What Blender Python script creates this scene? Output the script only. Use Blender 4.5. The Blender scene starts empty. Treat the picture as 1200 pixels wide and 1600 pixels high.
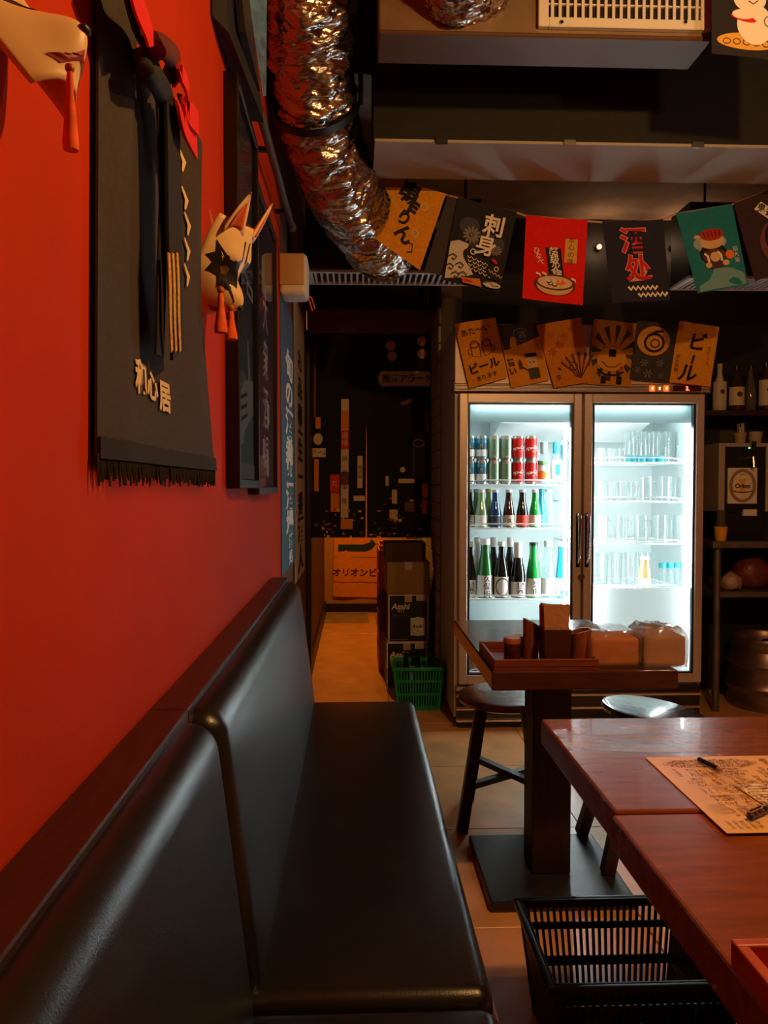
import bpy, bmesh, math, random
from mathutils import Vector, Matrix, Euler, noise

# ------------------------------------------------------------------ camera
sc = bpy.context.scene
COL = sc.collection
CAMZ = 1.185
F = 1200.0
pitch = math.atan(38.0 / F)
yaw = math.atan(45.0 / F * math.cos(pitch))
CAMM = Matrix.Translation((0, 0, CAMZ)) @ Matrix.Rotation(-yaw, 4, 'Z') @ Matrix.Rotation(math.pi / 2 - pitch, 4, 'X')
cam_data = bpy.data.cameras.new('camera')
cam_data.sensor_fit = 'HORIZONTAL'
cam_data.sensor_width = 36.0
cam_data.lens = 36.0
cam_data.clip_start = 0.02
cam = bpy.data.objects.new('camera', cam_data)
cam.matrix_world = CAMM
COL.objects.link(cam)
sc.camera = cam

# ------------------------------------------------------------------ world, exposure, lights
w = bpy.data.worlds.new('world')
sc.world = w
w.use_nodes = True
w.node_tree.nodes['Background'].inputs[0].default_value = (0.9, 0.55, 0.35, 1)
w.node_tree.nodes['Background'].inputs[1].default_value = 0.004
sc.view_settings.view_transform = 'Standard'
sc.view_settings.look = 'None'
sc.view_settings.gamma = 1.0
sc.view_settings.use_curve_mapping = False
sc.view_settings.exposure = -0.12
sc.cycles.transparent_max_bounces = 32
sc.cycles.max_bounces = 8
sc.cycles.caustics_reflective = False
sc.cycles.caustics_refractive = False

# strength of every light in the place, tuned here
LED_STRENGTH = 78.0            # tubes inside the drinks fridge
PENDANT_W = 70.0               # warm bulb over the near tables
CORRIDOR_W = 75.0             # orange bulb in the corridor
BULB_W = 0.9                  # two bare bulbs over the fridge
AISLE_FILL_W = 16.0                   # warm fill lamp added over the aisle, out of view


def light(name, loc, power, color, radius=0.05, kind='POINT', rot=None, size=None, spot=None):
    d = bpy.data.lights.new(name, kind)
    d.energy = power
    d.color = color
    if kind in ('POINT', 'SPOT'):
        d.shadow_soft_size = radius
    if kind == 'AREA':
        d.shape = 'RECTANGLE'
        d.size, d.size_y = size
    if kind == 'SPOT' and spot:
        d.spot_size = spot
        d.spot_blend = 0.6
    o = bpy.data.objects.new(name, d)
    o.location = loc
    if rot:
        o.rotation_euler = rot
    COL.objects.link(o)
    return o


# ------------------------------------------------------------------ helpers
R3 = CAMM.to_3x3()


def ray(px, py):
    return R3 @ Vector(((px - 600) / F, -(py - 800) / F, -1))


def U(px, py, d):
    r = ray(px, py)
    t = d / r.y
    return Vector((r.x * t, d, CAMZ + r.z * t))


def UX(px, py, x):
    r = ray(px, py)
    t = x / r.x
    return Vector((x, r.y * t, CAMZ + r.z * t))


def UZ(px, py, z):
    r = ray(px, py)
    t = (z - CAMZ) / r.z
    return Vector((r.x * t, r.y * t, z))


def lin(c):
    return tuple((x / 12.92 if x <= 0.04045 else ((x + 0.055) / 1.055) ** 2.4) for x in c)


def rgb(r, g, b):
    return lin((r / 255, g / 255, b / 255))


MATS = {}


def mat(name, col=None, rough=0.6, metal=0.0, spec=0.5, var=0.0, scale=20.0, bump=0.0, bscale=60.0,
        emit=None, estr=0.0, stretch=(1, 1, 1), coat=0.0, sheen=0.0):
    if name in MATS:
        return MATS[name]
    m = bpy.data.materials.new(name)
    m.use_nodes = True
    nt = m.node_tree
    b = nt.nodes['Principled BSDF']
    b.inputs['Base Color'].default_value = (*col, 1)
    b.inputs['Roughness'].default_value = rough
    b.inputs['Metallic'].default_value = metal
    b.inputs['Specular IOR Level'].default_value = spec
    b.inputs['Coat Weight'].default_value = coat
    b.inputs['Sheen Weight'].default_value = sheen
    if emit:
        b.inputs['Emission Color'].default_value = (*emit, 1)
        b.inputs['Emission Strength'].default_value = estr
    if var or bump:
        tc = nt.nodes.new('ShaderNodeTexCoord')
        mp = nt.nodes.new('ShaderNodeMapping')
        mp.inputs['Scale'].default_value = stretch
        nt.links.new(tc.outputs['Object'], mp.inputs['Vector'])
    if var:
        n = nt.nodes.new('ShaderNodeTexNoise')
        n.inputs['Scale'].default_value = scale
        n.inputs['Detail'].default_value = 6
        nt.links.new(mp.outputs[0], n.inputs['Vector'])
        r = nt.nodes.new('ShaderNodeValToRGB')
        lo = tuple(max(0, c * (1 - var)) for c in col)
        hi = tuple(min(1, c * (1 + var)) for c in col)
        r.color_ramp.elements[0].position = 0.3
        r.color_ramp.elements[1].position = 0.7
        r.color_ramp.elements[0].color = (*lo, 1)
        r.color_ramp.elements[1].color = (*hi, 1)
        nt.links.new(n.outputs['Fac'], r.inputs[0])
        nt.links.new(r.outputs[0], b.inputs['Base Color'])
    if bump:
        n2 = nt.nodes.new('ShaderNodeTexNoise')
        n2.inputs['Scale'].default_value = bscale
        n2.inputs['Detail'].default_value = 4
        nt.links.new(mp.outputs[0], n2.inputs['Vector'])
        bp = nt.nodes.new('ShaderNodeBump')
        bp.inputs['Strength'].default_value = bump
        bp.inputs['Distance'].default_value = 0.01
        nt.links.new(n2.outputs['Fac'], bp.inputs['Height'])
        nt.links.new(bp.outputs[0], b.inputs['Normal'])
    MATS[name] = m
    return m


def glassmat(name, tint=(1, 1, 1), gloss=0.1, rough=0.03, diffuse=0.0, dcol=(1, 1, 1)):
    """thin glass: tinted see-through with a Fresnel-weighted gloss; optional milky share"""
    if name in MATS:
        return MATS[name]
    m = bpy.data.materials.new(name)
    m.use_nodes = True
    nt = m.node_tree
    nt.nodes.clear()
    out = nt.nodes.new('ShaderNodeOutputMaterial')
    tr = nt.nodes.new('ShaderNodeBsdfTransparent')
    tr.inputs[0].default_value = (*tint, 1)
    gl = nt.nodes.new('ShaderNodeBsdfGlossy')
    gl.inputs['Roughness'].default_value = rough
    lw = nt.nodes.new('ShaderNodeLayerWeight')
    lw.inputs[0].default_value = 0.35
    mul = nt.nodes.new('ShaderNodeMath')
    mul.operation = 'MULTIPLY_ADD'
    mul.inputs[1].default_value = 0.55
    mul.inputs[2].default_value = gloss * 0.3
    nt.links.new(lw.outputs['Facing'], mul.inputs[0])
    pw = nt.nodes.new('ShaderNodeMath')
    pw.operation = 'POWER'
    pw.inputs[1].default_value = 2.0
    nt.links.new(mul.outputs[0], pw.inputs[0])
    mx = nt.nodes.new('ShaderNodeMixShader')
    nt.links.new(pw.outputs[0], mx.inputs[0])
    nt.links.new(tr.outputs[0], mx.inputs[1])
    nt.links.new(gl.outputs[0], mx.inputs[2])
    last = mx
    if diffuse > 0:
        df = nt.nodes.new('ShaderNodeBsdfDiffuse')
        df.inputs[0].default_value = (*dcol, 1)
        tl = nt.nodes.new('ShaderNodeBsdfTranslucent')
        tl.inputs[0].default_value = (*dcol, 1)
        m3 = nt.nodes.new('ShaderNodeMixShader')
        m3.inputs[0].default_value = 0.6
        nt.links.new(df.outputs[0], m3.inputs[1])
        nt.links.new(tl.outputs[0], m3.inputs[2])
        m2 = nt.nodes.new('ShaderNodeMixShader')
        m2.inputs[0].default_value = diffuse
        nt.links.new(mx.outputs[0], m2.inputs[1])
        nt.links.new(m3.outputs[0], m2.inputs[2])
        last = m2
    nt.links.new(last.outputs[0], out.inputs[0])
    MATS[name] = m
    return m


class MB:
    def __init__(s):
        s.bm = bmesh.new()

    def box(s, lo, hi, bevel=0.0, seg=2, mtx=None):
        r = bmesh.ops.create_cube(s.bm, size=1.0)
        vs = r['verts']
        c = [(a + b) / 2 for a, b in zip(lo, hi)]
        d = [abs(b - a) for a, b in zip(lo, hi)]
        for v in vs:
            v.co = Vector((c[0] + v.co.x * d[0], c[1] + v.co.y * d[1], c[2] + v.co.z * d[2]))
        if bevel > 0:
            es = list({e for v in vs for e in v.link_edges})
            rb = bmesh.ops.bevel(s.bm, geom=es, offset=min(bevel, min(d) * 0.49), segments=seg, profile=0.5, affect='EDGES')
            vs = list(set(rb['verts']) | {v for v in vs if v.is_valid})
        if mtx is not None:
            for v in vs:
                if v.is_valid:
                    v.co = mtx @ v.co
        return s

    def loft(s, rings, close=True, cap=True):
        """rings: lists of points of one length, joined in order"""
        prev = None
        first = None
        for ring in rings:
            cur = [s.bm.verts.new(p) for p in ring]
            if prev:
                n = len(cur)
                for i in range(n if close else n - 1):
                    j = (i + 1) % n
                    s.bm.faces.new((prev[i], prev[j], cur[j], cur[i]))
            else:
                first = cur
            prev = cur
        if cap and close:
            s.bm.faces.new(list(reversed(first)))
            s.bm.faces.new(prev)
        return s

    def lathe(s, prof, c=(0, 0, 0), n=20, cap=True):
        rings = []
        for r, z in prof:
            r = max(r, 1e-4)
            rings.append([(c[0] + r * math.cos(2 * math.pi * i / n), c[1] + r * math.sin(2 * math.pi * i / n), c[2] + z) for i in range(n)])
        return s.loft(rings, True, cap)

    def tube(s, path, r, n=8, cap=True):
        path = [Vector(p) for p in path]
        rr = r if isinstance(r, (list, tuple)) else [r] * len(path)
        rings = []
        up = Vector((0, 0, 1))
        t0 = (path[1] - path[0]).normalized()
        if abs(t0.dot(up)) > 0.9:
            up = Vector((1, 0, 0))
        nrm = (up - t0 * up.dot(t0)).normalized()
        for i, p in enumerate(path):
            a = path[max(i - 1, 0)]
            b = path[min(i + 1, len(path) - 1)]
            t = (b - a).normalized()
            nrm = (nrm - t * nrm.dot(t)).normalized()
            bn = t.cross(nrm)
            rings.append([p + rr[i] * (math.cos(2 * math.pi * k / n) * nrm + math.sin(2 * math.pi * k / n) * bn) for k in range(n)])
        return s.loft(rings, True, cap)

    def bar(s, p0, p1, wx, wy, twist=0.0):
        """square-section bar between two points"""
        p0, p1 = Vector(p0), Vector(p1)
        t = (p1 - p0).normalized()
        ref = Vector((0, 1, 0)) if abs(t.y) < 0.9 else Vector((1, 0, 0))
        a = ref.cross(t).normalized()
        b = t.cross(a)
        rings = []
        for p in (p0, p1):
            rings.append([p + a * wx * i + b * wy * j for i, j in ((-.5, -.5), (.5, -.5), (.5, .5), (-.5, .5))])
        return s.loft(rings)

    def prism(s, pts, off):
        """flat outline (3D points) pushed out by vector off"""
        pts = [Vector(p) for p in pts]
        return s.loft([pts, [p + Vector(off) for p in pts]])

    def grid(s, f, nu, nv):
        vs = [[s.bm.verts.new(f(i / nu, j / nv)) for j in range(nv + 1)] for i in range(nu + 1)]
        for i in range(nu):
            for j in range(nv):
                s.bm.faces.new((vs[i][j], vs[i + 1][j], vs[i + 1][j + 1], vs[i][j + 1]))
        return s

    def mesh(s, name, m, smooth=False, auto=None):
        bmesh.ops.recalc_face_normals(s.bm, faces=s.bm.faces)
        me = bpy.data.meshes.new(name)
        s.bm.to_mesh(me)
        s.bm.free()
        me.materials.append(m)
        if smooth:
            me.polygons.foreach_set('use_smooth', [True] * len(me.polygons))
            if auto:
                me.set_sharp_from_angle(angle=math.radians(auto))
        return me


ROOTLOC = {}


def tag(o, label=None, cat=None, group=None, kind=None):
    if label:
        o['label'] = label
    if cat:
        o['category'] = cat
    if group:
        o['group'] = group
    if kind:
        o['kind'] = kind
    return o


def thing(name, label, cat, loc=(0, 0, 0), group=None, world=False, kind=None):
    o = bpy.data.objects.new(name, None)
    o.empty_display_size = 0.05
    COL.objects.link(o)
    o.location = loc
    tag(o, label, cat, group, kind)
    if world:
        ROOTLOC[o.name] = Vector(loc)
    return o


def put(me, name, parent=None):
    o = bpy.data.objects.new(name, me)
    COL.objects.link(o)
    if parent is not None:
        o.parent = parent
        if parent.name in ROOTLOC:
            o.matrix_parent_inverse = Matrix.Translation(-ROOTLOC[parent.name])
    return o


def part(mb, name, m, parent=None, smooth=False, auto=40):
    return put(mb.mesh(name, m, smooth, auto if smooth else None), name, parent)


def solo(mb, name, m, label, cat, group=None, smooth=False, auto=40, loc=None):
    o = part(mb, name, m, None, smooth, auto)
    return tag(o, label, cat, group)


def struct(mb, name, m, parent=None, smooth=False):
    o = part(mb, name, m, parent, smooth)
    if parent is None:
        o['kind'] = 'structure'
    return o


def copy_tree(o, parent=None):
    c = o.copy()
    COL.objects.link(c)
    if parent is not None:
        c.parent = parent
    for ch in list(o.children):
        copy_tree(ch, c)
    return c


# ------------------------------------------------------------------ flat print
GLYPH = {}


def glyphs(s, bold=0.0):
    k = (s, bold)
    if k not in GLYPH:
        c = bpy.data.curves.new('t', 'FONT')
        c.body = s
        c.resolution_u = 3
        c.offset = bold
        o = bpy.data.objects.new('t', c)
        COL.objects.link(o)
        bpy.context.view_layer.update()
        dg = bpy.context.evaluated_depsgraph_get()
        me = o.evaluated_get(dg).to_mesh()
        vs = [(v.co.x, v.co.y) for v in me.vertices]
        fs = [tuple(p.vertices) for p in me.polygons]
        o.evaluated_get(dg).to_mesh_clear()
        bpy.data.objects.remove(o)
        bpy.data.curves.remove(c)
        if not vs:
            vs, fs = [(0, 0)], []
        xs = [p[0] for p in vs]
        ys = [p[1] for p in vs]
        GLYPH[k] = (vs, fs, min(xs), max(xs), min(ys), max(ys))
    return GLYPH[k]


class Print:
    """flat print on a surface: coordinates run 0..1 across and 0..a down; fmap(u, v01, off) gives the point"""

    def __init__(s, fmap, a, base=0.0008, step=0.00025):
        s.f, s.a, s.base, s.step, s.n, s.g = fmap, a, base, step, 0, {}

    def add(s, m, vs, fs, kind):
        off = s.base + s.n * s.step
        s.n += 1
        V, Fc = s.g.setdefault((m.name, kind), ([], []))
        k = len(V)
        V.extend(s.f(x, y / s.a, off) for x, y in vs)
        Fc.extend(tuple(k + i for i in f) for f in fs)

    def rect(s, m, x0, y0, x1, y1, nx=4, ny=4, kind='print'):
        vs = [(x0 + (x1 - x0) * i / nx, y0 + (y1 - y0) * j / ny) for i in range(nx + 1) for j in range(ny + 1)]
        fs = [(i * (ny + 1) + j, (i + 1) * (ny + 1) + j, (i + 1) * (ny + 1) + j + 1, i * (ny + 1) + j + 1) for i in range(nx) for j in range(ny)]
        s.add(m, vs, fs, kind)

    def poly(s, m, pts, kind='print'):
        if len(pts) == 4:
            n = 6
            q = [Vector(p) for p in pts]
            vs = [tuple((q[0] * (1 - i / n) + q[1] * (i / n)) * (1 - j / n) + (q[3] * (1 - i / n) + q[2] * (i / n)) * (j / n)) for i in range(n + 1) for j in range(n + 1)]
            s.add(m, vs, [(i * (n + 1) + j, (i + 1) * (n + 1) + j, (i + 1) * (n + 1) + j + 1, i * (n + 1) + j + 1) for i in range(n) for j in range(n)], kind)
            return
        s.add(m, pts, [tuple(range(len(pts)))], kind)

    def ell(s, m, cx, cy, rx, ry, rot=0.0, n=24, kind='print', rings=3):
        vs = [(cx, cy)]
        c, d = math.cos(rot), math.sin(rot)
        for q in range(1, rings + 1):
            for i in range(n):
                t = 2 * math.pi * i / n
                x, y = rx * q / rings * math.cos(t), ry * q / rings * math.sin(t)
                vs.append((cx + x * c - y * d, cy + x * d + y * c))
        fs = [(0, 1 + i, 1 + (i + 1) % n) for i in range(n)]
        for q in range(rings - 1):
            a, b = 1 + q * n, 1 + (q + 1) * n
            fs += [(a + i, b + i, b + (i + 1) % n, a + (i + 1) % n) for i in range(n)]
        s.add(m, vs, fs, kind)

    def ring(s, m, cx, cy, rx, ry, wd, n=28, kind='print'):
        vs = []
        for i in range(n):
            t = 2 * math.pi * i / n
            vs += [(cx + rx * math.cos(t), cy + ry * math.sin(t)), (cx + (rx - wd) * math.cos(t), cy + (ry - wd) * math.sin(t))]
        fs = [(2 * i, (2 * i + 2) % (2 * n), (2 * i + 3) % (2 * n), 2 * i + 1) for i in range(n)]
        s.add(m, vs, fs, kind)

    def stroke(s, m, pts, wd, kind='print'):
        P = [Vector((x, y)) for x, y in pts]
        W = wd if isinstance(wd, (list, tuple)) else [wd] * len(P)
        vs = []
        for i, p in enumerate(P):
            t = (P[min(i + 1, len(P) - 1)] - P[max(i - 1, 0)]).normalized()
            nn = Vector((-t.y, t.x)) * W[i] / 2
            vs += [tuple(p + nn), tuple(p - nn)]
        fs = [(2 * i, 2 * i + 2, 2 * i + 3, 2 * i + 1) for i in range(len(P) - 1)]
        s.add(m, vs, fs, kind)

    def text(s, m, st, cx, cy, size, rot=0.0, bold=0.0, vertical=False, gap=1.05, sx=1.0, kind='lettering', slant=0.0):
        chars = list(st) if vertical else [st]
        for i, ch in enumerate(chars):
            if ch == ' ':
                continue
            vs, fs, x0, x1, y0, y1 = glyphs(ch, bold)
            mx = (x0 + x1) / 2
            my = 0.36
            oy = (i - (len(chars) - 1) / 2) * size * gap if vertical else 0.0
            c, d = math.cos(rot), math.sin(rot)
            if vertical and ch == 'ー':
                pts = [((-(y - my)) * size * sx, (x - mx) * size) for x, y in vs]
            else:
                pts = [((x - mx + slant * (y - my)) * size * sx, -(y - my) * size) for x, y in vs]
            out = []
            for x, y in pts:
                y += oy
                out.append((cx + x * c - y * d, cy + x * d + y * c))
            s.add(m, out, fs, kind)

    def build(s, parent):
        for (mn, kind), (V, Fc) in s.g.items():
            me = bpy.data.meshes.new(kind)
            me.from_pydata(V, [], Fc)
            me.materials.append(MATS[mn])
            put(me, kind, parent)


def quadmap(TL, TR, BR, BL, curl=0.0, waves=1.0, ph=0.0, sag=0.0):
    TL, TR, BR, BL = Vector(TL), Vector(TR), Vector(BR), Vector(BL)
    n = ((BL - TL).cross(TR - TL)).normalized()

    def f(u, v, off=0.0):
        p = TL * (1 - u) * (1 - v) + TR * u * (1 - v) + BR * u * v + BL * (1 - u) * v
        return p + n * (off + curl * math.sin(math.pi * 2 * waves * u + ph) * (0.25 + 0.75 * v) + sag * math.sin(math.pi * v))
    return f


def sheet(mb, f, nu, nv, th):
    """thin cloth/board: front and back skins with a closed rim"""
    bm = mb.bm
    A = [[bm.verts.new(f(i / nu, j / nv, 0)) for j in range(nv + 1)] for i in range(nu + 1)]
    B = [[bm.verts.new(f(i / nu, j / nv, -th)) for j in range(nv + 1)] for i in range(nu + 1)]
    for i in range(nu):
        for j in range(nv):
            bm.faces.new((A[i][j], A[i][j + 1], A[i + 1][j + 1], A[i + 1][j]))
            bm.faces.new((B[i][j], B[i + 1][j], B[i + 1][j + 1], B[i][j + 1]))
    for i in range(nu):
        bm.faces.new((A[i][0], A[i + 1][0], B[i + 1][0], B[i][0]))
        bm.faces.new((A[i][nv], B[i][nv], B[i + 1][nv], A[i + 1][nv]))
    for j in range(nv):
        bm.faces.new((A[0][j], B[0][j], B[0][j + 1], A[0][j + 1]))
        bm.faces.new((A[nu][j], A[nu][j + 1], B[nu][j + 1], B[nu][j]))
    return mb


# ------------------------------------------------------------------ materials
BLACK = mat('black_paint', rgb(26, 22, 20), 0.7)
INK = mat('black_ink', rgb(18, 14, 12), 0.8)
WHITEINK = mat('white_ink', rgb(235, 228, 215), 0.8)
REDINK = mat('red_ink', rgb(205, 22, 18), 0.8)
YELLOWCLOTH = mat('yellow_cloth', rgb(222, 150, 30), 0.9, var=0.12, scale=90, bump=0.1, bscale=300)
ORANGEINK = mat('orange_ink', rgb(235, 120, 25), 0.8)
GREYINK = mat('grey_ink', rgb(130, 125, 120), 0.8)
TANINK = mat('tan_ink', rgb(215, 180, 130), 0.8)
BROWNINK = mat('brown_ink', rgb(92, 48, 24), 0.8)
NAVYINK = mat('navy_ink', rgb(24, 40, 62), 0.8)
TEALINK = mat('teal_ink', rgb(20, 110, 125), 0.8)
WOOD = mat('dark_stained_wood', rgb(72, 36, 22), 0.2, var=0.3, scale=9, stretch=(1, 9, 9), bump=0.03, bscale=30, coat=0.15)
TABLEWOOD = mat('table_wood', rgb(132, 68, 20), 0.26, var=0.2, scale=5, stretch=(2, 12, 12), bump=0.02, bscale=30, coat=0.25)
DARKWOOD = mat('black_brown_wood', rgb(40, 25, 19), 0.45, var=0.3, scale=10, stretch=(8, 8, 1))
VINYL = mat('black_vinyl', rgb(24, 22, 21), 0.31, var=0.15, scale=30, bump=0.06, bscale=420, spec=0.6)
STEEL = mat('brushed_steel', rgb(170, 160, 152), 0.32, metal=1.0, var=0.08, scale=20, stretch=(1, 1, 30))
CHROME = mat('chrome', rgb(215, 210, 205), 0.12, metal=1.0)
WHITEPL = mat('white_plastic', rgb(215, 212, 205), 0.45)
GREYPL = mat('grey_plastic', rgb(120, 118, 116), 0.5)
BLACKPL = mat('black_plastic', rgb(17, 17, 18), 0.38)

# ================================================================== the setting
WX = -0.289          # left wall plane
CX0, CX1 = -0.285, 0.47   # corridor
YB = 4.40            # back wall
YE = 7.28            # corridor end
ZC = 2.72            # plaster ceiling over the bar
ZN = 3.10            # black ceiling over the seats

floor_m = mat('floor_tile', rgb(236, 172, 112), 0.34, var=0.16, scale=6, bump=0.04, bscale=40)
grout_m = mat('floor_grout', rgb(60, 46, 38), 0.85)
mb = MB().box((-0.6, -1.7, -0.06), (3.3, YE + 0.1, -0.012))
floor = struct(mb, 'floor', grout_m)
tile_me = MB().box((0.0015, 0.0015, -0.02), (0.5985, 0.5985, 0.0), 0.0015, 1).mesh('tile', floor_m)
y = 3.22 - 0.6 * 8
while y < YE:
    x = 0.786 - 0.6 * 2
    while x < 3.1:
        if not (y > YB - 0.1 and x > CX1 + 0.05):
            t = put(tile_me, 'tile', floor)
            t.location = (x, y, 0)
        x += 0.6
    y += 0.6

red_m = mat('red_wall_paint', rgb(184, 50, 2), 0.8, spec=0.12, var=0.07, scale=3.5, bump=0.08, bscale=260)
struct(MB().box((WX - 0.1, -1.7, 0), (WX, 3.0, ZN)), 'wall_left', red_m)
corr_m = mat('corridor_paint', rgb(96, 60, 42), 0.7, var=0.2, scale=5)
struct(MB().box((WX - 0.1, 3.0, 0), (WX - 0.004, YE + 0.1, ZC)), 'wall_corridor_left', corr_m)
struct(MB().box((WX - 0.1, YE, 0), (CX1 + 0.2, YE + 0.1, ZC)), 'wall_corridor_end', mat('corridor_end_paint', rgb(190, 140, 90), 0.8, var=0.1, scale=6))
struct(MB().box((CX0, YE - 0.012, 0.0), (CX1, YE, 0.085), 0.003, 1), 'baseboard_end', DARKWOOD)
struct(MB().box((WX - 0.002, 4.2, 0.0), (WX + 0.016, YE - 0.02, 0.11), 0.003, 1), 'baseboard_left', DARKWOOD)
struct(MB().box((CX1 + 0.03, YB, 0), (3.3, YB + 0.1, ZC)), 'wall_back', mat('back_wall_paint', rgb(30, 24, 21), 0.75, var=0.2, scale=6))
struct(MB().box((3.0, -1.7, 0), (3.1, YB, ZN)), 'wall_right', mat('right_wall_paint', rgb(110, 60, 40), 0.75, var=0.2, scale=4))
struct(MB().box((WX - 0.1, -1.7, 0), (3.1, -1.6, ZN)), 'wall_rear', mat('rear_wall_paint', rgb(120, 66, 44), 0.75, var=0.2, scale=4))
struct(MB().box((WX - 0.1, -1.7, ZN), (3.1, 3.0, ZN + 0.06)), 'ceiling', mat('black_ceiling_paint', rgb(18, 16, 15), 0.8, var=0.2, scale=12))
struct(MB().box((WX - 0.1, 2.9, ZC), (3.1, YE + 0.1, ZC + 0.45)), 'ceiling_bar', mat('plaster_ceiling', rgb(150, 126, 104), 0.85, var=0.25, scale=7, bump=0.15, bscale=40))
# corridor right wall: whitewashed blocks on a mortar backing
bw = struct(MB().box((CX1 + 0.014, YB - 0.06, 0), (CX1 + 0.13, YE, ZC)), 'wall_corridor_right', mat('mortar', rgb(95, 84, 74), 0.9))
blk_m = mat('whitewashed_block', rgb(176, 164, 150), 0.8, var=0.18, scale=14, bump=0.2, bscale=60)
blk = MB().box((0, 0.003, 0.003), (0.016, 0.197, 0.097), 0.002, 1).mesh('brick', blk_m)
for k in range(22):
    yy = YB - 0.058 - (0.1 if k % 2 else 0.0)
    for q in range(5):
        b = put(blk, 'brick', bw)
        b.location = (CX1, yy + q * 0.2, k * 0.1)
        if yy + q * 0.2 < YB - 0.06:
            b.location.y = YB - 0.058
            b.scale.y = 0.49
# lintel over the corridor mouth
struct(MB().box((WX, 4.70, 2.255), (CX1 + 0.014, 4.9, ZC)), 'wall_lintel', mat('lintel_paint', rgb(46, 30, 22), 0.8))
struct(MB().box((WX + 0.001, 4.66, 2.12), (CX1 + 0.012, 4.70, 2.26), 0.004, 1), 'trim_1', mat('lintel_wood', rgb(120, 74, 44), 0.6, var=0.25, scale=8, stretch=(1, 8, 8)))
# threshold strip near the corridor's end
struct(MB().box((CX0 + 0.01, 6.70, 0.0), (0.12, YE - 0.015, 0.006), 0.002, 1), 'trim_2', mat('threshold', rgb(165, 140, 100), 0.6, var=0.2, scale=8))

# black beam across the room with a pale board on its underside
b1 = U(578, 217, 2.6)
ZB = b1.z
struct(MB().box((b1.x + 0.012, 2.6, ZB + 0.004), (3.0, 2.915, ZN)), 'trim_3', mat('black_beam_paint', rgb(18, 16, 15), 0.75, var=0.3, scale=25, bump=0.1, bscale=80))
brd = tag(part(MB().box((b1.x + 0.016, 2.604, ZB - 0.006), (2.995, 2.91, ZB + 0.004), 0.001, 1), 'soffit_board', mat('soffit_white', rgb(170, 162, 150), 0.7, var=0.08, scale=5)),
          'long pale grey board under the black ceiling beam', 'board')
for px in (690, 890, 1090):
    c = U(px, 220, 2.6)
    k = MB().box((c.x - 0.02, 2.592, ZB - 0.013), (c.x + 0.02, 2.604, ZB + 0.006), 0.001, 1)
    part(k, 'clip', STEEL if px != 690 else BLACK, brd)

# ================================================================== lamps
def pendant(loc, label, power, col, rad):
    t = thing('pendant_lamp', label, 'lamp', loc, world=False)
    L = (ZN if loc[1] < 2.9 else ZC) - loc[2]
    part(MB().tube([(0, 0, 0.11), (0, 0, L - 0.0)], 0.004, 6), 'cord', BLACKPL, t)
    part(MB().lathe([(0.03, 0.0), (0.033, 0.004), (0.033, 0.02), (0.0, 0.022)], (0, 0, L - 0.022), 16), 'ceiling_rose', BLACKPL, t)
    mb = MB()
    mb.loft([[((r) * math.cos(2 * math.pi * i / 24), r * math.sin(2 * math.pi * i / 24), z) for i in range(24)] for r, z in
             ((0.012, 0.125), (0.02, 0.12), (0.026, 0.06), (0.09, 0.0), (0.087, 0.0), (0.023, 0.058), (0.01, 0.10))], True, False)
    part(mb, 'lamp_shade', BLACKPL, t, True)
    part(MB().lathe([(0.0, -0.03), (0.018, -0.024), (0.027, 0.0), (0.02, 0.03), (0.011, 0.05), (0.0, 0.052)], (0, 0, 0.015), 16),
         'bulb', mat('warm_bulb_' + label[:4], (1, 0.6, 0.3), 0.4, emit=col, estr=6.0), t, True)
    lo = light('lamp_light', (0, 0, -0.055), power, col, rad)
    lo.parent = t
    return t


pendant((0.86, 0.72, 2.30), 'small black pendant lamp hanging over the near tables', PENDANT_W, (1.0, 0.50, 0.15), 0.03)
pendant((1.45, 1.05, 2.16), 'small black pendant lamp hanging over the aisle', AISLE_FILL_W, (1.0, 0.60, 0.32), 0.03)
pendant((0.05, 5.9, 2.2), 'small black pendant lamp in the corridor behind the curtain', CORRIDOR_W, (1.0, 0.38, 0.045), 0.04)

# two small bare bulbs on the back wall over the fridge
for px, nm in ((938, 'left'), (1056, 'right')):
    c = U(px, 384, YB - 0.06)
    t = thing('wall_bulb', 'small glowing orange bulb above the fridge, %s of the two' % nm, 'lamp', (c.x, YB, c.z), world=True)
    part(MB().tube([(c.x, YB, c.z), (c.x, YB - 0.03, c.z)], 0.016, 14), 'socket', BLACKPL, t, True)
    mb = MB()
    bmesh.ops.create_uvsphere(mb.bm, u_segments=14, v_segments=10, radius=0.014, matrix=Matrix.Translation((c.x, YB - 0.042, c.z)))
    part(mb, 'bulb', mat('orange_bulb', (1, 0.5, 0.2), 0.4, emit=(1.0, 0.36, 0.10), estr=3.0), t, True)
    lo = light('bulb_light', (0, -0.075, 0), BULB_W, (1.0, 0.62, 0.36), 0.02)
    lo.parent = t

# ================================================================== bench along the left wall
YJ = 1.075
base = thing('banquette', 'long black vinyl wall bench with dark wood base below the red wall', 'bench', (-0.05, 0.5, 0), world=True)
part(MB().box((-0.27, -0.9, 0.0), (0.165, 2.60, 0.06), 0.002, 1), 'plinth', BLACK, base)
part(MB().box((-0.286, -0.9, 0.06), (0.196, 2.625, 0.372), 0.003, 1), 'seat_box', mat('bench_box_wood', rgb(66, 42, 28), 0.5, var=0.3, scale=9, stretch=(1, 9, 9)), base)
part(MB().box((0.02, -0.9, 0.372), (0.214, 2.63, 0.392), 0.004, 2), 'edge_board', mat('bench_edge_wood', rgb(104, 66, 42), 0.4, var=0.3, scale=9, stretch=(9, 1, 9)), base)


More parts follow.
